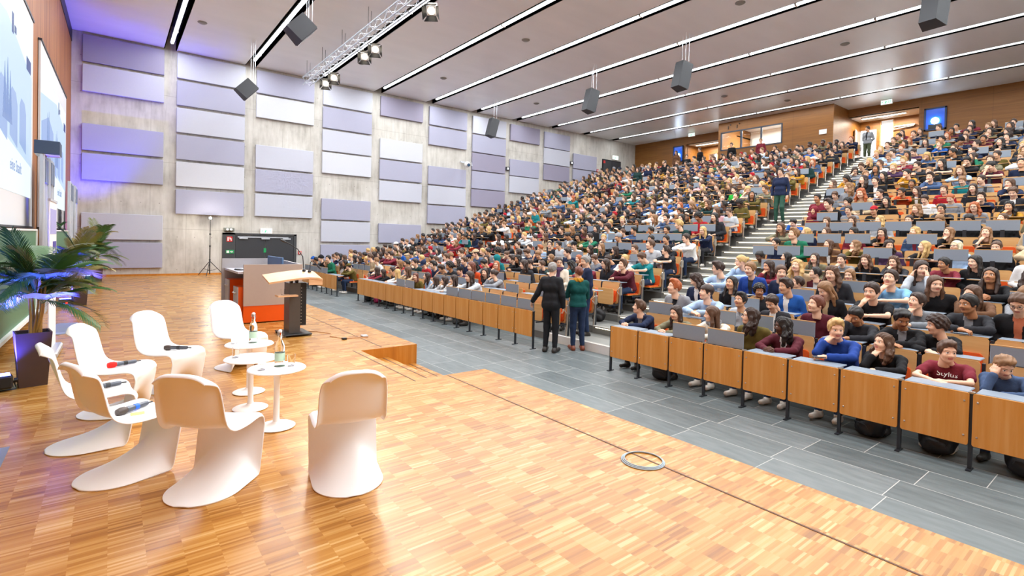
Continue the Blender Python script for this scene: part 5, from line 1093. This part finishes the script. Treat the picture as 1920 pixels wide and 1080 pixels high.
for b, (nm, n) in BLK.items():
    for k in range(1, 24):
        for j in range(n):
            x, y = seat_xy(b, k, j)
            if y > 24.9: continue
            u, v, d = proj((x-.3, y, zfl(k)+1.))
            if u > 2010: continue
            s = SPEC.get((b, k, j))
            occ = s is not None or (rs.random() < .93 and not (b == 'M' and k <= 3 and j < 7) and not (b == 'N' and k <= 2) and not (b == 'M' and k in (8, 9) and j < 2) and (b, k, j) != ('F', 1, 0))
            pose = s[8-1+0] if s else None
            SEATS.append(dict(b=b, k=k, j=j, x=x, y=y, z=zfl(k), d=d, u=u, v=v, occ=occ, s=s))
def loctext(e):
    b, k, j = e['b'], e['k'], e['j']; w = {'N': 'from stairs, near block', 'M': 'from stairs, middle block', 'F': 'from gangway, far block'}[b]
    return f'{ORD[k]} row, {ORD[j+1]} seat {w}'
STY = ['S']*9+['Q']*7+['C']*2+['Z']+['L']*8+['W']*6+['B']*3+['P']+['K', 'N']; HCS = ['bk']*6+['db']*9+['br']*7+['lb']*4+['bl']*3+['rd']; TPS = ['black']*9+['dark']*8+['navy']*7+['grey']*4+['palegrey']*3+['burgundy']*3+['maroon']*2+['denim']*3+['olive']*2+['white']*4+['lightblue']*2+['blue']*2+['khaki']*2+['beige', 'red', 'green', 'mustard', 'pink', 'teal', 'purple', 'steel', 'darkgreen', 'brown', 'brown']
for e in SEATS:
    if not e['occ']: e['pose'] = None; continue
    s = e['s']
    if s: dy, dz, st, hc, sk, sl, top, inn, pose, yaw, pit = float(s[0]), float(s[1]), s[2], s[3], int(s[4]), s[5], s[6], s[7], s[8], float(s[9]), float(s[10]); ex = ' '.join(s[11:])
    else:
        st = rs.choice(STY); hc = rs.choice(HCS); sk = rs.choice([0]*10+[1]*4+[2]*2+[3]*1)
        if sk >= 2: hc = 'bk'
        if st in 'KN': hc = rs.choice(['black', 'navy', 'grey', 'red'])
        top = rs.choice(TPS); inn = rs.choice(['-', '-', 'white', 'grey', 'dark']); sl = 's' if rs.random() < .1 else 'l'; pose = rs.choice(['lap']*5+['fold']*4+['clasp']*3+['chin']*5+['cheeks', 'face']); yaw = rs.choice([-60, -35, -35, -10, -10, 20]); pit = rs.choice([-20, -4, -4, 10]); dy = rs.uniform(-.06, .06); dz = rs.uniform(-.05, .06); ex = 'glasses' if rs.random() < .12 else ''
        if pose == 'face': pit = -40
    e.update(dy=dy, dz=dz, st=st, hc=hc, sk=sk, sl=sl, top=top, inn=inn, pose=pose, yaw=yaw, pit=pit, ex=ex)
occd = sorted([e for e in SEATS if e['occ']], key=lambda e: (0 if e['s'] else 1, e['d'])); NP = 289
SPECIAL = {('N', 1, 0): 'person in navy quilted jacket, hands clasped, first at the front desk beside the stairs', ('N', 1, 1): 'person with long hair in khaki parka, second at the near front desk', ('N', 1, 2): 'person with grey scarf in cream jacket, third at the near front desk', ('N', 1, 3): 'person with glasses and wavy hair in olive jacket, fourth at the near front desk', ('N', 1, 4): 'person with long black hair in burgundy jacket, fifth at the near front desk', ('N', 1, 5): 'blond person in royal blue top resting chin on hand at the near front desk', ('N', 1, 6): 'person with wavy brown hair in black top leaning cheek on hand, near front desk', ('N', 1, 7): 'person in maroon T-shirt with folded arms at the near front desk', ('N', 1, 8): 'person in blue sweater hiding face behind a hand at the near front desk'}
for i, e in enumerate(occd):
    e['obj'] = i < NP
    if not e['obj']: continue
    h, c = dress(e['st'], e['hc'], e['top'], e['sl'] == 's'); lb = SPECIAL.get((e['b'], e['k'], e['j'])) or f"{h}, {c}, {loctext(e)}"
    o = person((e['x']-.22, e['y']+e['dy'], e['z']), e['st'], e['hc'], e['sk'], e['sl'] == 's', e['top'], e['inn'], e['pose'], e['yaw'], e['pit'], lb, e['ex'], 'seated audience', e['dz']*.85)
# far crowd in one mesh
TAGM = [M_BLACK]; TI = {}
def ti(m):
    if m.name not in TI: TI[m.name] = len(TAGM); TAGM.append(m)
    return TI[m.name]
LOWT = {}
def low_template(pose, hk, yaw):
    k = (pose, hk, yaw)
    if k in LOWT: return LOWT[k]
    j = RIG[pose]; f = [xf(HEADL, headM(j, yaw, -4))]+hand_parts(j, HANDL)
    V, Q, m = top_part(j, .019, False, .6, .034, 7); f.append((V, Q, np.where(m == 8, 9, m)))
    hv = nets(hair_fn(hk), (-.2, -.17, -.3 if hk in 'LW' else -.14), (.2, .17, .19), .022); f.append(xf((hv[0], hv[1], np.full(len(hv[1]), 8)), headM(j, yaw, -4)))
    LOWT[k] = joinp(f); return LOWT[k]
Vs, Qs, Ms = [], [], []; off = 0
for e in occd[NP:]:
    pose = e['pose'] if e['pose'] in ('lap', 'fold', 'chin') else 'fold'; hk = 'L' if e['st'] in 'LWHPB' else 'S'; yaw = -35 if e['yaw'] < -20 else -8
    V, Q, m = low_template(pose, hk, yaw); s = 1+e['dz']*.85; W = V*s; W = np.stack([-W[:, 0]+e['x']-.22, -W[:, 1]+e['y']+e['dy'], W[:, 2]+e['z']], 1)
    hm = HAIRM.get(e['hc']) or TOPM.get(e['hc']) or TOPM['dark']; tm = TOPM[e['top']]; mp = np.array([ti(SKIN[e['sk']]), ti(EYEW), ti(EYED), ti(HAIRM['db'] if e['hc'] not in HAIRM else hm), ti(LIPS[e['sk']]), ti(JEANS), ti(SHOE), ti(tm), ti(hm), ti(TOPM[e['inn']] if e['inn'] != '-' else tm)])
    Vs.append(W); Qs.append(Q+off); Ms.append(mp[m]); off += len(V)
if Vs:
    o = link('audience_crowd', np_mesh('audience_crowd', np.concatenate(Vs), np.concatenate(Qs), np.concatenate(Ms), TAGM)); tag(o, 'crowd of small distant listeners filling the upper and farther rows', 'audience', None, 'stuff')
# ---------------------------------------------------------------- seats
bk = MB(); bk.rrect(-.265, .265, .42, .915, .04, -.008, .008); Mb = Matrix.Translation((-.02, 0, 0)) @ Matrix.Rotation(R_(5), 4, 'Y') @ Matrix.Translation((-.055, 0, 0)); bk.v = [tuple(Mb @ Vector(p)) for p in bk.v]; BACK = bk.mesh('backrest', M_PLYL)
cu = MB(); cu.rrect(-.215, .215, .45, .72, .04, -.045, -.008); cu.v = [tuple(Mb @ Vector(p)) for p in cu.v]; CUSH = cu.mesh('cushion', M_ORANGE)
pd = MB().box(-.47, -.06, -.235, .235, .425, .44, bev=.006).mesh('seat_pan', M_PLY); pdc = MB().box(-.46, -.08, -.22, .22, .44, .47, bev=.012).mesh('seat_cushion', M_ORANGE)
pu = MB().rrect(-.235, .235, .40, .78, .03, -.185, -.17).mesh('seat_pan', M_PLYL); puc = MB().rrect(-.22, .22, .42, .76, .03, -.17, -.14).mesh('seat_cushion', M_ORANGE)
po = MB(); po.box(-.01, .035, -.305, -.275, 0, .9); po.box(-.07, .09, -.33, -.25, 0, .012); po.box(-.4, .02, -.3, -.28, .39, .42); POST = po.mesh('post', M_DMETAL, 0)
ep = MB(); ep.tube([(-.06, .3, 0), (-.02, .3, .5), (.0, .3, .9)], .02, 8); ep.box(-.05, .05, .285, .315, .62, .82, bev=.01); ep.tube([(-.06, .3, .66), (-.12, .3, .72), (-.06, .3, .8)], .012, 6); EPOST = ep.mesh('end_post', M_CHROME)
def board_me(zb, up):
    m = MB()
    if up: m.box(.05, .068, -.25, .25, zb-.02, zb+.2, 0, bev=.006); m.box(.0495, .0685, -.252, .252, zb+.192, zb+.204, 1)
    else: m.box(.05, .3, -.25, .25, zb-.012, zb+.004, 0, bev=.006); m.box(.048, .05, -.25, .25, zb-.012, zb+.004, 1)
    return m.mesh('writing_board', [M_GREYLAM, M_PLYL], 0)
BR = {(r, u): board_me(.765+r, u) for r in (.155, .305) for u in (0, 1)}
arm_ = {r: MB().box(.02, .05, -.03, .03, .7, .765+r).mesh('hinge_arm', M_DMETAL, 0) for r in (.155, .305)}
byk = {(e['b'], e['k'], e['j']): e for e in SEATS}
def board_state(e):
    q = byk.get((e['b'], e['k']+1, e['j']))
    if e['k'] == 23: return None
    if q is None or not q['occ']: return 1 if (e['k']*7+e['j']*3) % 5 < 3 else 0
    return 1 if q['pose'] == 'lap' and (e['k'] in (1, 6, 7, 8) or (e['k']*5+e['j']*3) % 4 == 0) else 0
sd = sorted(SEATS, key=lambda e: e['d']); NS = 298
sm = MB(); SMATS = [M_PLYL, M_ORANGE, M_PLY, M_DMETAL, M_GREYLAM, M_CHROME]; SV, SQ, SMI = [], [], []; so_ = 0
def parts_of(e):
    r = .155 if e['k'] < 5 else .305; L = [('backrest', BACK), ('cushion', CUSH), ('seat_pan', pd if e['occ'] else pu), ('seat_cushion', pdc if e['occ'] else puc), ('post', POST)]
    if e['j'] == 0: L.append(('end_post', EPOST))
    s = board_state(e)
    if s is not None: L += [('hinge_arm', arm_[r]), ('writing_board', BR[r, s])]
    return L
for i, e in enumerate(sd):
    flip = e['b'] == 'M' or e['b'] == 'F'
    if i < NS:
        t = thing('tip_up_seat', f"plywood and orange tip-up seat, {loctext(e)}", 'seat', (e['x'], e['y'], e['z']), 0, 'tip-up seats in the tiered rows')
        for nme, me in parts_of(e):
            o = link(nme, me, t)
            if nme == 'end_post' and flip: o.scale = (1, -1, 1)
    else:
        for nme, me in parts_of(e):
            for p in me.polygons:
                SMI.append(SMATS.index(me.materials[p.material_index])); SQ.append([so_+v for v in p.vertices])
            for v in me.vertices: SV.append((v.co.x+e['x'], (-v.co.y if nme == 'end_post' and flip else v.co.y)+e['y'], v.co.z+e['z']))
            so_ += len(me.vertices)
me = bpy.data.meshes.new('far_seating'); me.from_pydata(SV, [], SQ)
for m in SMATS: me.materials.append(m)
me.polygons.foreach_set('material_index', SMI); me.update(); tag(link('far_seating', me), 'plywood and orange tip-up seats of the farther rows', 'seats', None, 'stuff')
# front desks
def desk(x, y0, lb, up, group, bolts, endpost):
    t = thing('front_desk', lb, 'desk', (x, y0, 0), 0, group); w = .58
    MB().rrect(.014, w-.014, .245, .762, .02, -.012, .006).build('front_panel', M_PLY, t, 30)
    def post(y): p = MB(); p.box(.008, .042, y-.016, y+.016, .01, .76); p.box(-.05, .09, y-.02, y+.02, 0, .012); return p.build('leg', M_DMETAL, t, 0)
    q = post(0.); MB().box(.0, .05, -.022, .022, .755, .772).build('hinge', M_CHROME, q, 0)
    if endpost: post(w)
    if bolts:
        for yy in (.05, w-.05):
            for zz in (.34, .68): MB().ball((-.014, yy, zz), (.005, .009, .009), 8, 6).build('bolt', M_CHROME, t)
    m = MB()
    if up: m.box(.045, .063, .025, w-.025, .76, .985, 0, bev=.006); m.box(.0445, .0635, .023, w-.023, .977, .99, 1)
    else: m.box(.03, .29, .025, w-.025, .75, .766, 0, bev=.006)
    m.build('writing_board', [M_GREYLAM, M_PLYL], t, 0)
for j in range(9): desk(6.69, 5.83-.58*(j+1), f'orange plywood front desk, {ORD[j+1]} from the stairs in the near block', j in (2, 3), 'plywood front desks, near block', True, j == 0)
for j in range(16): desk(6.69, 7.87+.58*j, f'orange plywood front desk, {ORD[j+1]} from the stairs in the middle block', j in (0, 1, 2, 3, 4, 5, 9, 10), 'plywood front desks, middle block', j < 4, j == 15)
for j in range(10): desk(6.5, 18.7+.58*j, f'orange plywood front desk, {ORD[j+1]} from the gangway in the far block', 2 <= j < 7, 'plywood front desks, far block', False, False)
# bags under the front desks
BAG = mat('bag_black', '#17171a', .6, noise=.2, nscale=20, bump=.3, bscale=30)
def bag(x, y, z, rz, lb, col=None, s=1.):
    t = thing('backpack', lb, 'backpack', (x, y, z), R_(rz)); V, Q = nets(lambda X, Y, Z: smin(ell((0, 0, .15*s), (.12*s, .17*s, .16*s))(X, Y, Z), ell((.09*s, 0, .1*s), (.06*s, .13*s, .09*s))(X, Y, Z), .03)+.006*np.sin(40*Z+25*Y), (-.2*s, -.25*s, -.02), (.25*s, .25*s, .36*s), .012); V[:, 2] = np.maximum(V[:, 2], .0); link('body', np_mesh('body', V, Q, None, [col or BAG]), t)
    MB().tube([(-.08*s, -.08*s, .29*s), (-.1*s, -.1*s, .2*s), (-.14*s, -.11*s, .08*s), (-.1*s, -.1*s, .02*s)], .016*s, 6).build('strap', BAG, t); MB().tube([(0, -.04*s, .3*s), (0, 0, .36*s), (0, .04*s, .3*s)], .008, 6).build('carry_loop', BAG, t); MB().tube([(.1*s, -.11*s, .08*s), (.15*s, -.07*s, .16*s), (.155*s, .07*s, .16*s), (.1*s, .11*s, .08*s)], .004, 5).build('zip', M_DGREY, t)
bag(7.0, 5.0, 0, 190, 'black backpack on the tiles under the second near front desk'); bag(6.95, 2.1, 0, 150, 'black backpack with loose strap under the seventh near front desk'); bag(6.97, 1.5, 0, 185, 'dark round backpack under the eighth near front desk'); bag(6.97, .8, 0, 180, 'black backpack under the ninth near front desk', None, 1.1)
bag(7.0, 16.9, 0, 170, 'dark bag under the last middle front desk by the gangway'); bag(7.05, 16.3, 0, 190, 'pink and grey bag under the middle front desks near the gangway', mat('bag_pink', '#c02a6a', .6, noise=.2), .8); bag(1.75, 10.85, HS, 60, 'black rucksack standing at the corner of the console', None, 1.05); bag(9.15, 8.35, zfl(3)-.0, 200, 'black rucksack beside an aisle seat in the middle block')
# ---------------------------------------------------------------- standing people
def rig_stand(H=1.78, **kw):
    s = H/1.78; j = dict(pel=(0, 0, .95), bel=(.01, 0, 1.1), che=(.0, 0, 1.3), neck=(.0, 0, 1.475), head=(.03, 0, 1.65), sh=(-.01, .185, 1.425), hip=(0, .09, .92), knee=(.03, .1, .5), ank=(-.02, .11, .09), toe=(.15, .14, .045), kneeR=(.02, .1, .5), ankR=(-.03, .11, .09), toeR=(.14, .14, .045))
    A = (((-.03, .26, 1.14), (.06, .25, .9), (.3, -.05, -1), (.1, 1, 0)),)*2; j['arms'] = [(1, kw.get('L', A[0])), (-1, kw.get('R', A[1]))]; j.update({k: v for k, v in kw.items() if k not in 'LR'}); return j
def stander(loc, rz, j, st, hc, skin, top, inner, trou, shoe, yaw, pitch, lb, g=.02, hem=.86, H=1., extra='', jname='jacket', tw=.014):
    sex = 'f' if st in 'LWBPH' else 'm'; bl, lo, hi = body_low(j, .014, False); V, Q, m = joinp([bl, xf(HEADS[sex], headM(j, yaw, pitch))]+hand_parts(j)); hm = HAIRM[hc]
    b = link('person', np_mesh('person', V, Q, m, [SKIN[skin], EYEW, EYED, hm, LIPS[skin]]), None, loc); b.rotation_euler = (0, 0, R_(rz)); b.scale = (H, H*.92, H); tag(b, lb, 'person', 'standing people')
    HM = headM(j, yaw, pitch); h = link('hair', HAIRME[st], b); h.matrix_local = HM; setm(h, [hm])
    V, Q, m = top_part(j, g, False, hem, .0125, wr=.0025); link(jname, np_mesh(jname, V, Q, m, [TOPM[top], TOPM[inner]]), b)
    lf = legs_fn(j, tw); V, Q = nets(lambda X, Y, Z: smax(smax(lf(X, Y, Z)+wrinkle(X, Y, Z, .003), Z-1.02, .01), .1-Z, .01), (lo[0], -.35, .02), (hi[0], .35, 1.08), .013); link('trousers', np_mesh('trousers', V, Q, None, [trou]), b)
    ff = feet_fn(j, .006)
    for s in (1, -1): V, Q = nets(lambda X, Y, Z: smax(smax(ff(X, Y, Z), -Y*s, .002), -.004-Z, .004), (lo[0], -.35, -.02), (hi[0]+.12, .35, .22), .011); link('shoe', np_mesh('shoe', V, Q, None, [shoe]), b)
    if 'scarf' in extra: q = link('scarf', SCARF, b); q.location = Vector(j['neck'])+Vector((.015, 0, .02)); setm(q, [TOPM['mustard' if 'mustard' in extra else 'purple']])
    if 'glasses' in extra: link('glasses', GLASSES, b).matrix_local = HM
    return b
SUIT = mat('suit_black', '#16181d', .7, spec=.3, noise=.15, nscale=25, bump=.2, bscale=40); TOPM['suit'] = SUIT; GREENT = mat('trousers_green', '#1f4a3a', .8, noise=.12); KHAKIT = mat('trousers_khaki', '#4a5138', .8, noise=.12)
stander((6.83, 7.48, 0), 28, rig_stand(L=((-.05, .3, 1.16), (.05, .46, .98), (.4, .5, -.8), (.2, 1, .2))), 'S', 'gy', 0, 'suit', 'suit', SUIT, SHOE, -5, 0, 'grey-haired person in black suit seen from behind, leaning a hand on the front desk', .026, .80, .985)
stander((7.42, 7.33, 0), 62, rig_stand(L=((.12, .24, 1.15), (.3, .1, 1.14), (.8, -.4, .2), (.2, .2, 1)), R=((.1, .25, 1.13), (.3, .12, 1.12), (.8, -.3, .2), (.2, .2, 1))), 'S', 'rb', 0, 'teal2', 'teal2', JEANS, SHOEB, 20, 0, 'person in dark teal sweater with mustard scarf and jeans standing at the stairs', .02, .93, .94, 'scarf mustard', 'sweater')
stander((8.1, 8.62, .155), 205, rig_stand(L=((.05, .25, 1.14), (.25, .1, 1.08), (.8, -.4, 0), (.2, .2, 1)), R=((.05, .25, 1.14), (.25, .1, 1.08), (.8, -.4, 0), (.2, .2, 1))), 'B', 'db', 0, 'cream', 'purple', JEANS, SHOE, 25, -4, 'smiling person with glasses and violet scarf in cream cardigan behind the suited person', .02, .84, .93, 'scarf glasses', 'cardigan')
stander((8.1, 7.78, .155), 150, rig_stand(R=((.05, .24, 1.15), (.16, .1, 1.48), (.0, -.3, 1), (.8, .3, .2))), 'S', 'gy', 0, 'navy', 'lightblue', JEANS, SHOE, 20, -10, 'grey-haired person in blue blazer holding a hand to the face on the stairs', .026, .82, .97)
stander((17.25, 7.97, zfl(12)+.165), 190, rig_stand(knee=(.12, .1, .52), ank=(-.02, .11, .1), toe=(.14, .13, .05), kneeR=(.06, .1, .5), ankR=(.02, .11, .0+.09)), 'S', 'db', 0, 'navy', 'navy', GREENT, SHOE, -10, -8, 'person in dark blue shirt and green trousers walking down the stairs', .014, .9, 1.02, 'glasses', 'shirt')
stander((29.3, 9.42, zfl(24)), 175, rig_stand(L=((-.1, .25, 1.15), (-.14, .08, 1.0), (-.3, -.8, -.2), (0, .3, 1)), R=((-.1, .25, 1.15), (-.14, .08, 1.0), (-.3, -.8, -.2), (0, .3, 1))), 'S', 'db', 1, 'grey', 'dark', KHAKIT, SHOE, -30, -6, 'person in grey and dark sweater standing in the bright doorway above the stairs', .02, .92, 1.0, '', 'sweater')
RS = rig_stand()
for x, y, k, rz, st, hc, top, tr, lb in ((24., 18.45, 19, 60, 'S', 'gy', 'navy', TOPM['navy'], 'person in navy suit seen from behind, standing in the far upper gangway'), (24.2, 19.35, 19, 200, 'L', 'db', 'darkgreen', TOPM['black'], 'person with long dark hair in dark green, standing at the far upper gangway'), (26.2, 18.9, 21, 180, 'Z', 'db', 'black', TOPM['black'], 'tall balding person in black suit standing in the far upper gangway'), (25.2, 18.2, 20, 230, 'S', 'db', 'black', TOPM['black'], 'person in black coat standing beside the far upper gangway'), (26.9, 17.9, 22, 200, 'S', 'bk', 'black', TOPM['dark'], 'person in black standing by the blue projector window at the rear'), (28.3, 19.6, 24, 180, 'W', 'db', 'brown', TOPM['dark'], 'person in brown standing in front of the far rear entrance'), (28.4, 18.0, 24, 160, 'S', 'db', 'black', JEANS, 'person in black standing at the rear wall under the booth corner'), (28.3, 15.9, 24, 180, 'S', 'db', 'black', JEANS, 'person in black standing under the rear booth window, nearer the concrete wall'), (28.3, 14.2, 24, 190, 'S', 'lb', 'maroon', JEANS, 'person in maroon standing under the rear booth window, nearer the stairs')):
    stander((x, y, zfl(k)), rz, RS, st, hc, 0, top, top, tr, SHOE, 0, -5, lb, .022, .84, .97)
# raised dark boxes on desks in the middle block and loose things
t = thing('black_monitor', 'black monitor standing on a desk in the middle rows', 'monitor', (12.9, 12.1, zfl(7)+.86)); MB().box(-.02, .02, -.26, .26, .05, .42, bev=.01).build('housing', M_BLACK, t); MB().box(-.08, .08, -.1, .1, 0, .05).build('foot', M_BLACK, t); MB().ball((-.022, 0, .23), (.004, .04, .05), 10, 8).build('emblem', M_WHITE, t)
t = thing('smartphone', 'dark smartphone held at the near front desk by the blond person', 'phone', (6.9, 2.66, .81), R_(40)); MB().box(-.035, .035, -.07, .07, 0, .009, bev=.003).build('case', M_BLACK, t); MB().box(-.032, .032, -.066, .066, .009, .0095).build('screen', M_DGREY, t, 0)
# ---------------------------------------------------------------- camera and light
cam = bpy.data.cameras.new('camera'); co = bpy.data.objects.new('camera', cam); COL.objects.link(co); SC.camera = co
cam.sensor_width = 36; cam.lens = CF/1920*36; cam.shift_y = (CCY-540)/1920; cam.clip_start = .05; cam.clip_end = 200
A = CR; co.matrix_world = Matrix(((A[0][0], -A[1][0], -A[2][0], 0), (A[0][1], -A[1][1], -A[2][1], 0), (A[0][2], -A[1][2], -A[2][2], 2.15), (0, 0, 0, 1)))
def light(name, typ, loc, energy, col=(1, 1, 1), rot=None, **kw):
    l = bpy.data.lights.new(name, typ); l.energy = energy; l.color = col
    for k, v in kw.items(): setattr(l, k, v)
    o = bpy.data.objects.new(name, l); COL.objects.link(o); o.location = loc
    if rot is not None: o.rotation_euler = rot
    return o
def aim(o, d): o.rotation_euler = Vector(d).to_track_quat('-Z', 'Y').to_euler()
for i, x in enumerate(SLOTS): light('strip_glow', 'AREA', (x, 8.15, ZC-.012), 900*(1 if i < 6 else .75 if i == 6 else .5), (.94, .975, 1.), (0, 0, 0), shape='RECTANGLE', size=.13, size_y=33.)
for i, (p, d) in enumerate(SPN): o = light('stage_spot', 'SPOT', p, 360 if i > 3 else 330, (1., .88, .7), None, spot_size=R_(34), spot_blend=.6, shadow_soft_size=.1); aim(o, d)  # includes beams from the added, unseen truss fixtures
for x, y, e in ((-.93, 7.55, 1500), (-.8, 15.45, 1500), (-.72, 23.6, 2300)): o = light('led_uplight', 'SPOT', (x, y, HS+.2), e, (.05, .06, 1.), None, spot_size=R_(95 if y < 20 else 62), spot_blend=.5, shadow_soft_size=.05); aim(o, (.12, .12, 1) if y < 20 else (.0, .05, 1))
for x, y, z in ((32.2, 9.6, 9.1), (32.2, 19.4, 9.)): light('niche_glow', 'AREA', (x, y, z), 170, (1., .9, .75), (0, 0, 0), shape='RECTANGLE', size=.2, size_y=2.)
light('booth_glow', 'AREA', (31.0, 14.2, ZC-.15), 700, (.95, 1., .97), (0, 0, 0), shape='RECTANGLE', size=.3, size_y=4.)
light('tripod_glow', 'POINT', (3.28, 24.62, HS+2.4), 40, (1., .93, .8), None, shadow_soft_size=.05)
w = bpy.data.worlds.new('world'); SC.world = w; w.use_nodes = True; w.node_tree.nodes['Background'].inputs[0].default_value = (.02, .02, .02, 1)
vs = SC.view_settings; vs.view_transform = 'Standard'; vs.look = 'None'; vs.gamma = 1; vs.use_curve_mapping = False; vs.exposure = .08
cy = SC.cycles; cy.use_denoising = True; cy.max_bounces = 8; cy.diffuse_bounces = 5; cy.use_adaptive_sampling = True; cy.adaptive_threshold = .035; cy.glossy_bounces = 3; cy.transmission_bounces = 6; cy.sample_clamp_indirect = 12.; cy.caustics_reflective = False; cy.caustics_refractive = False
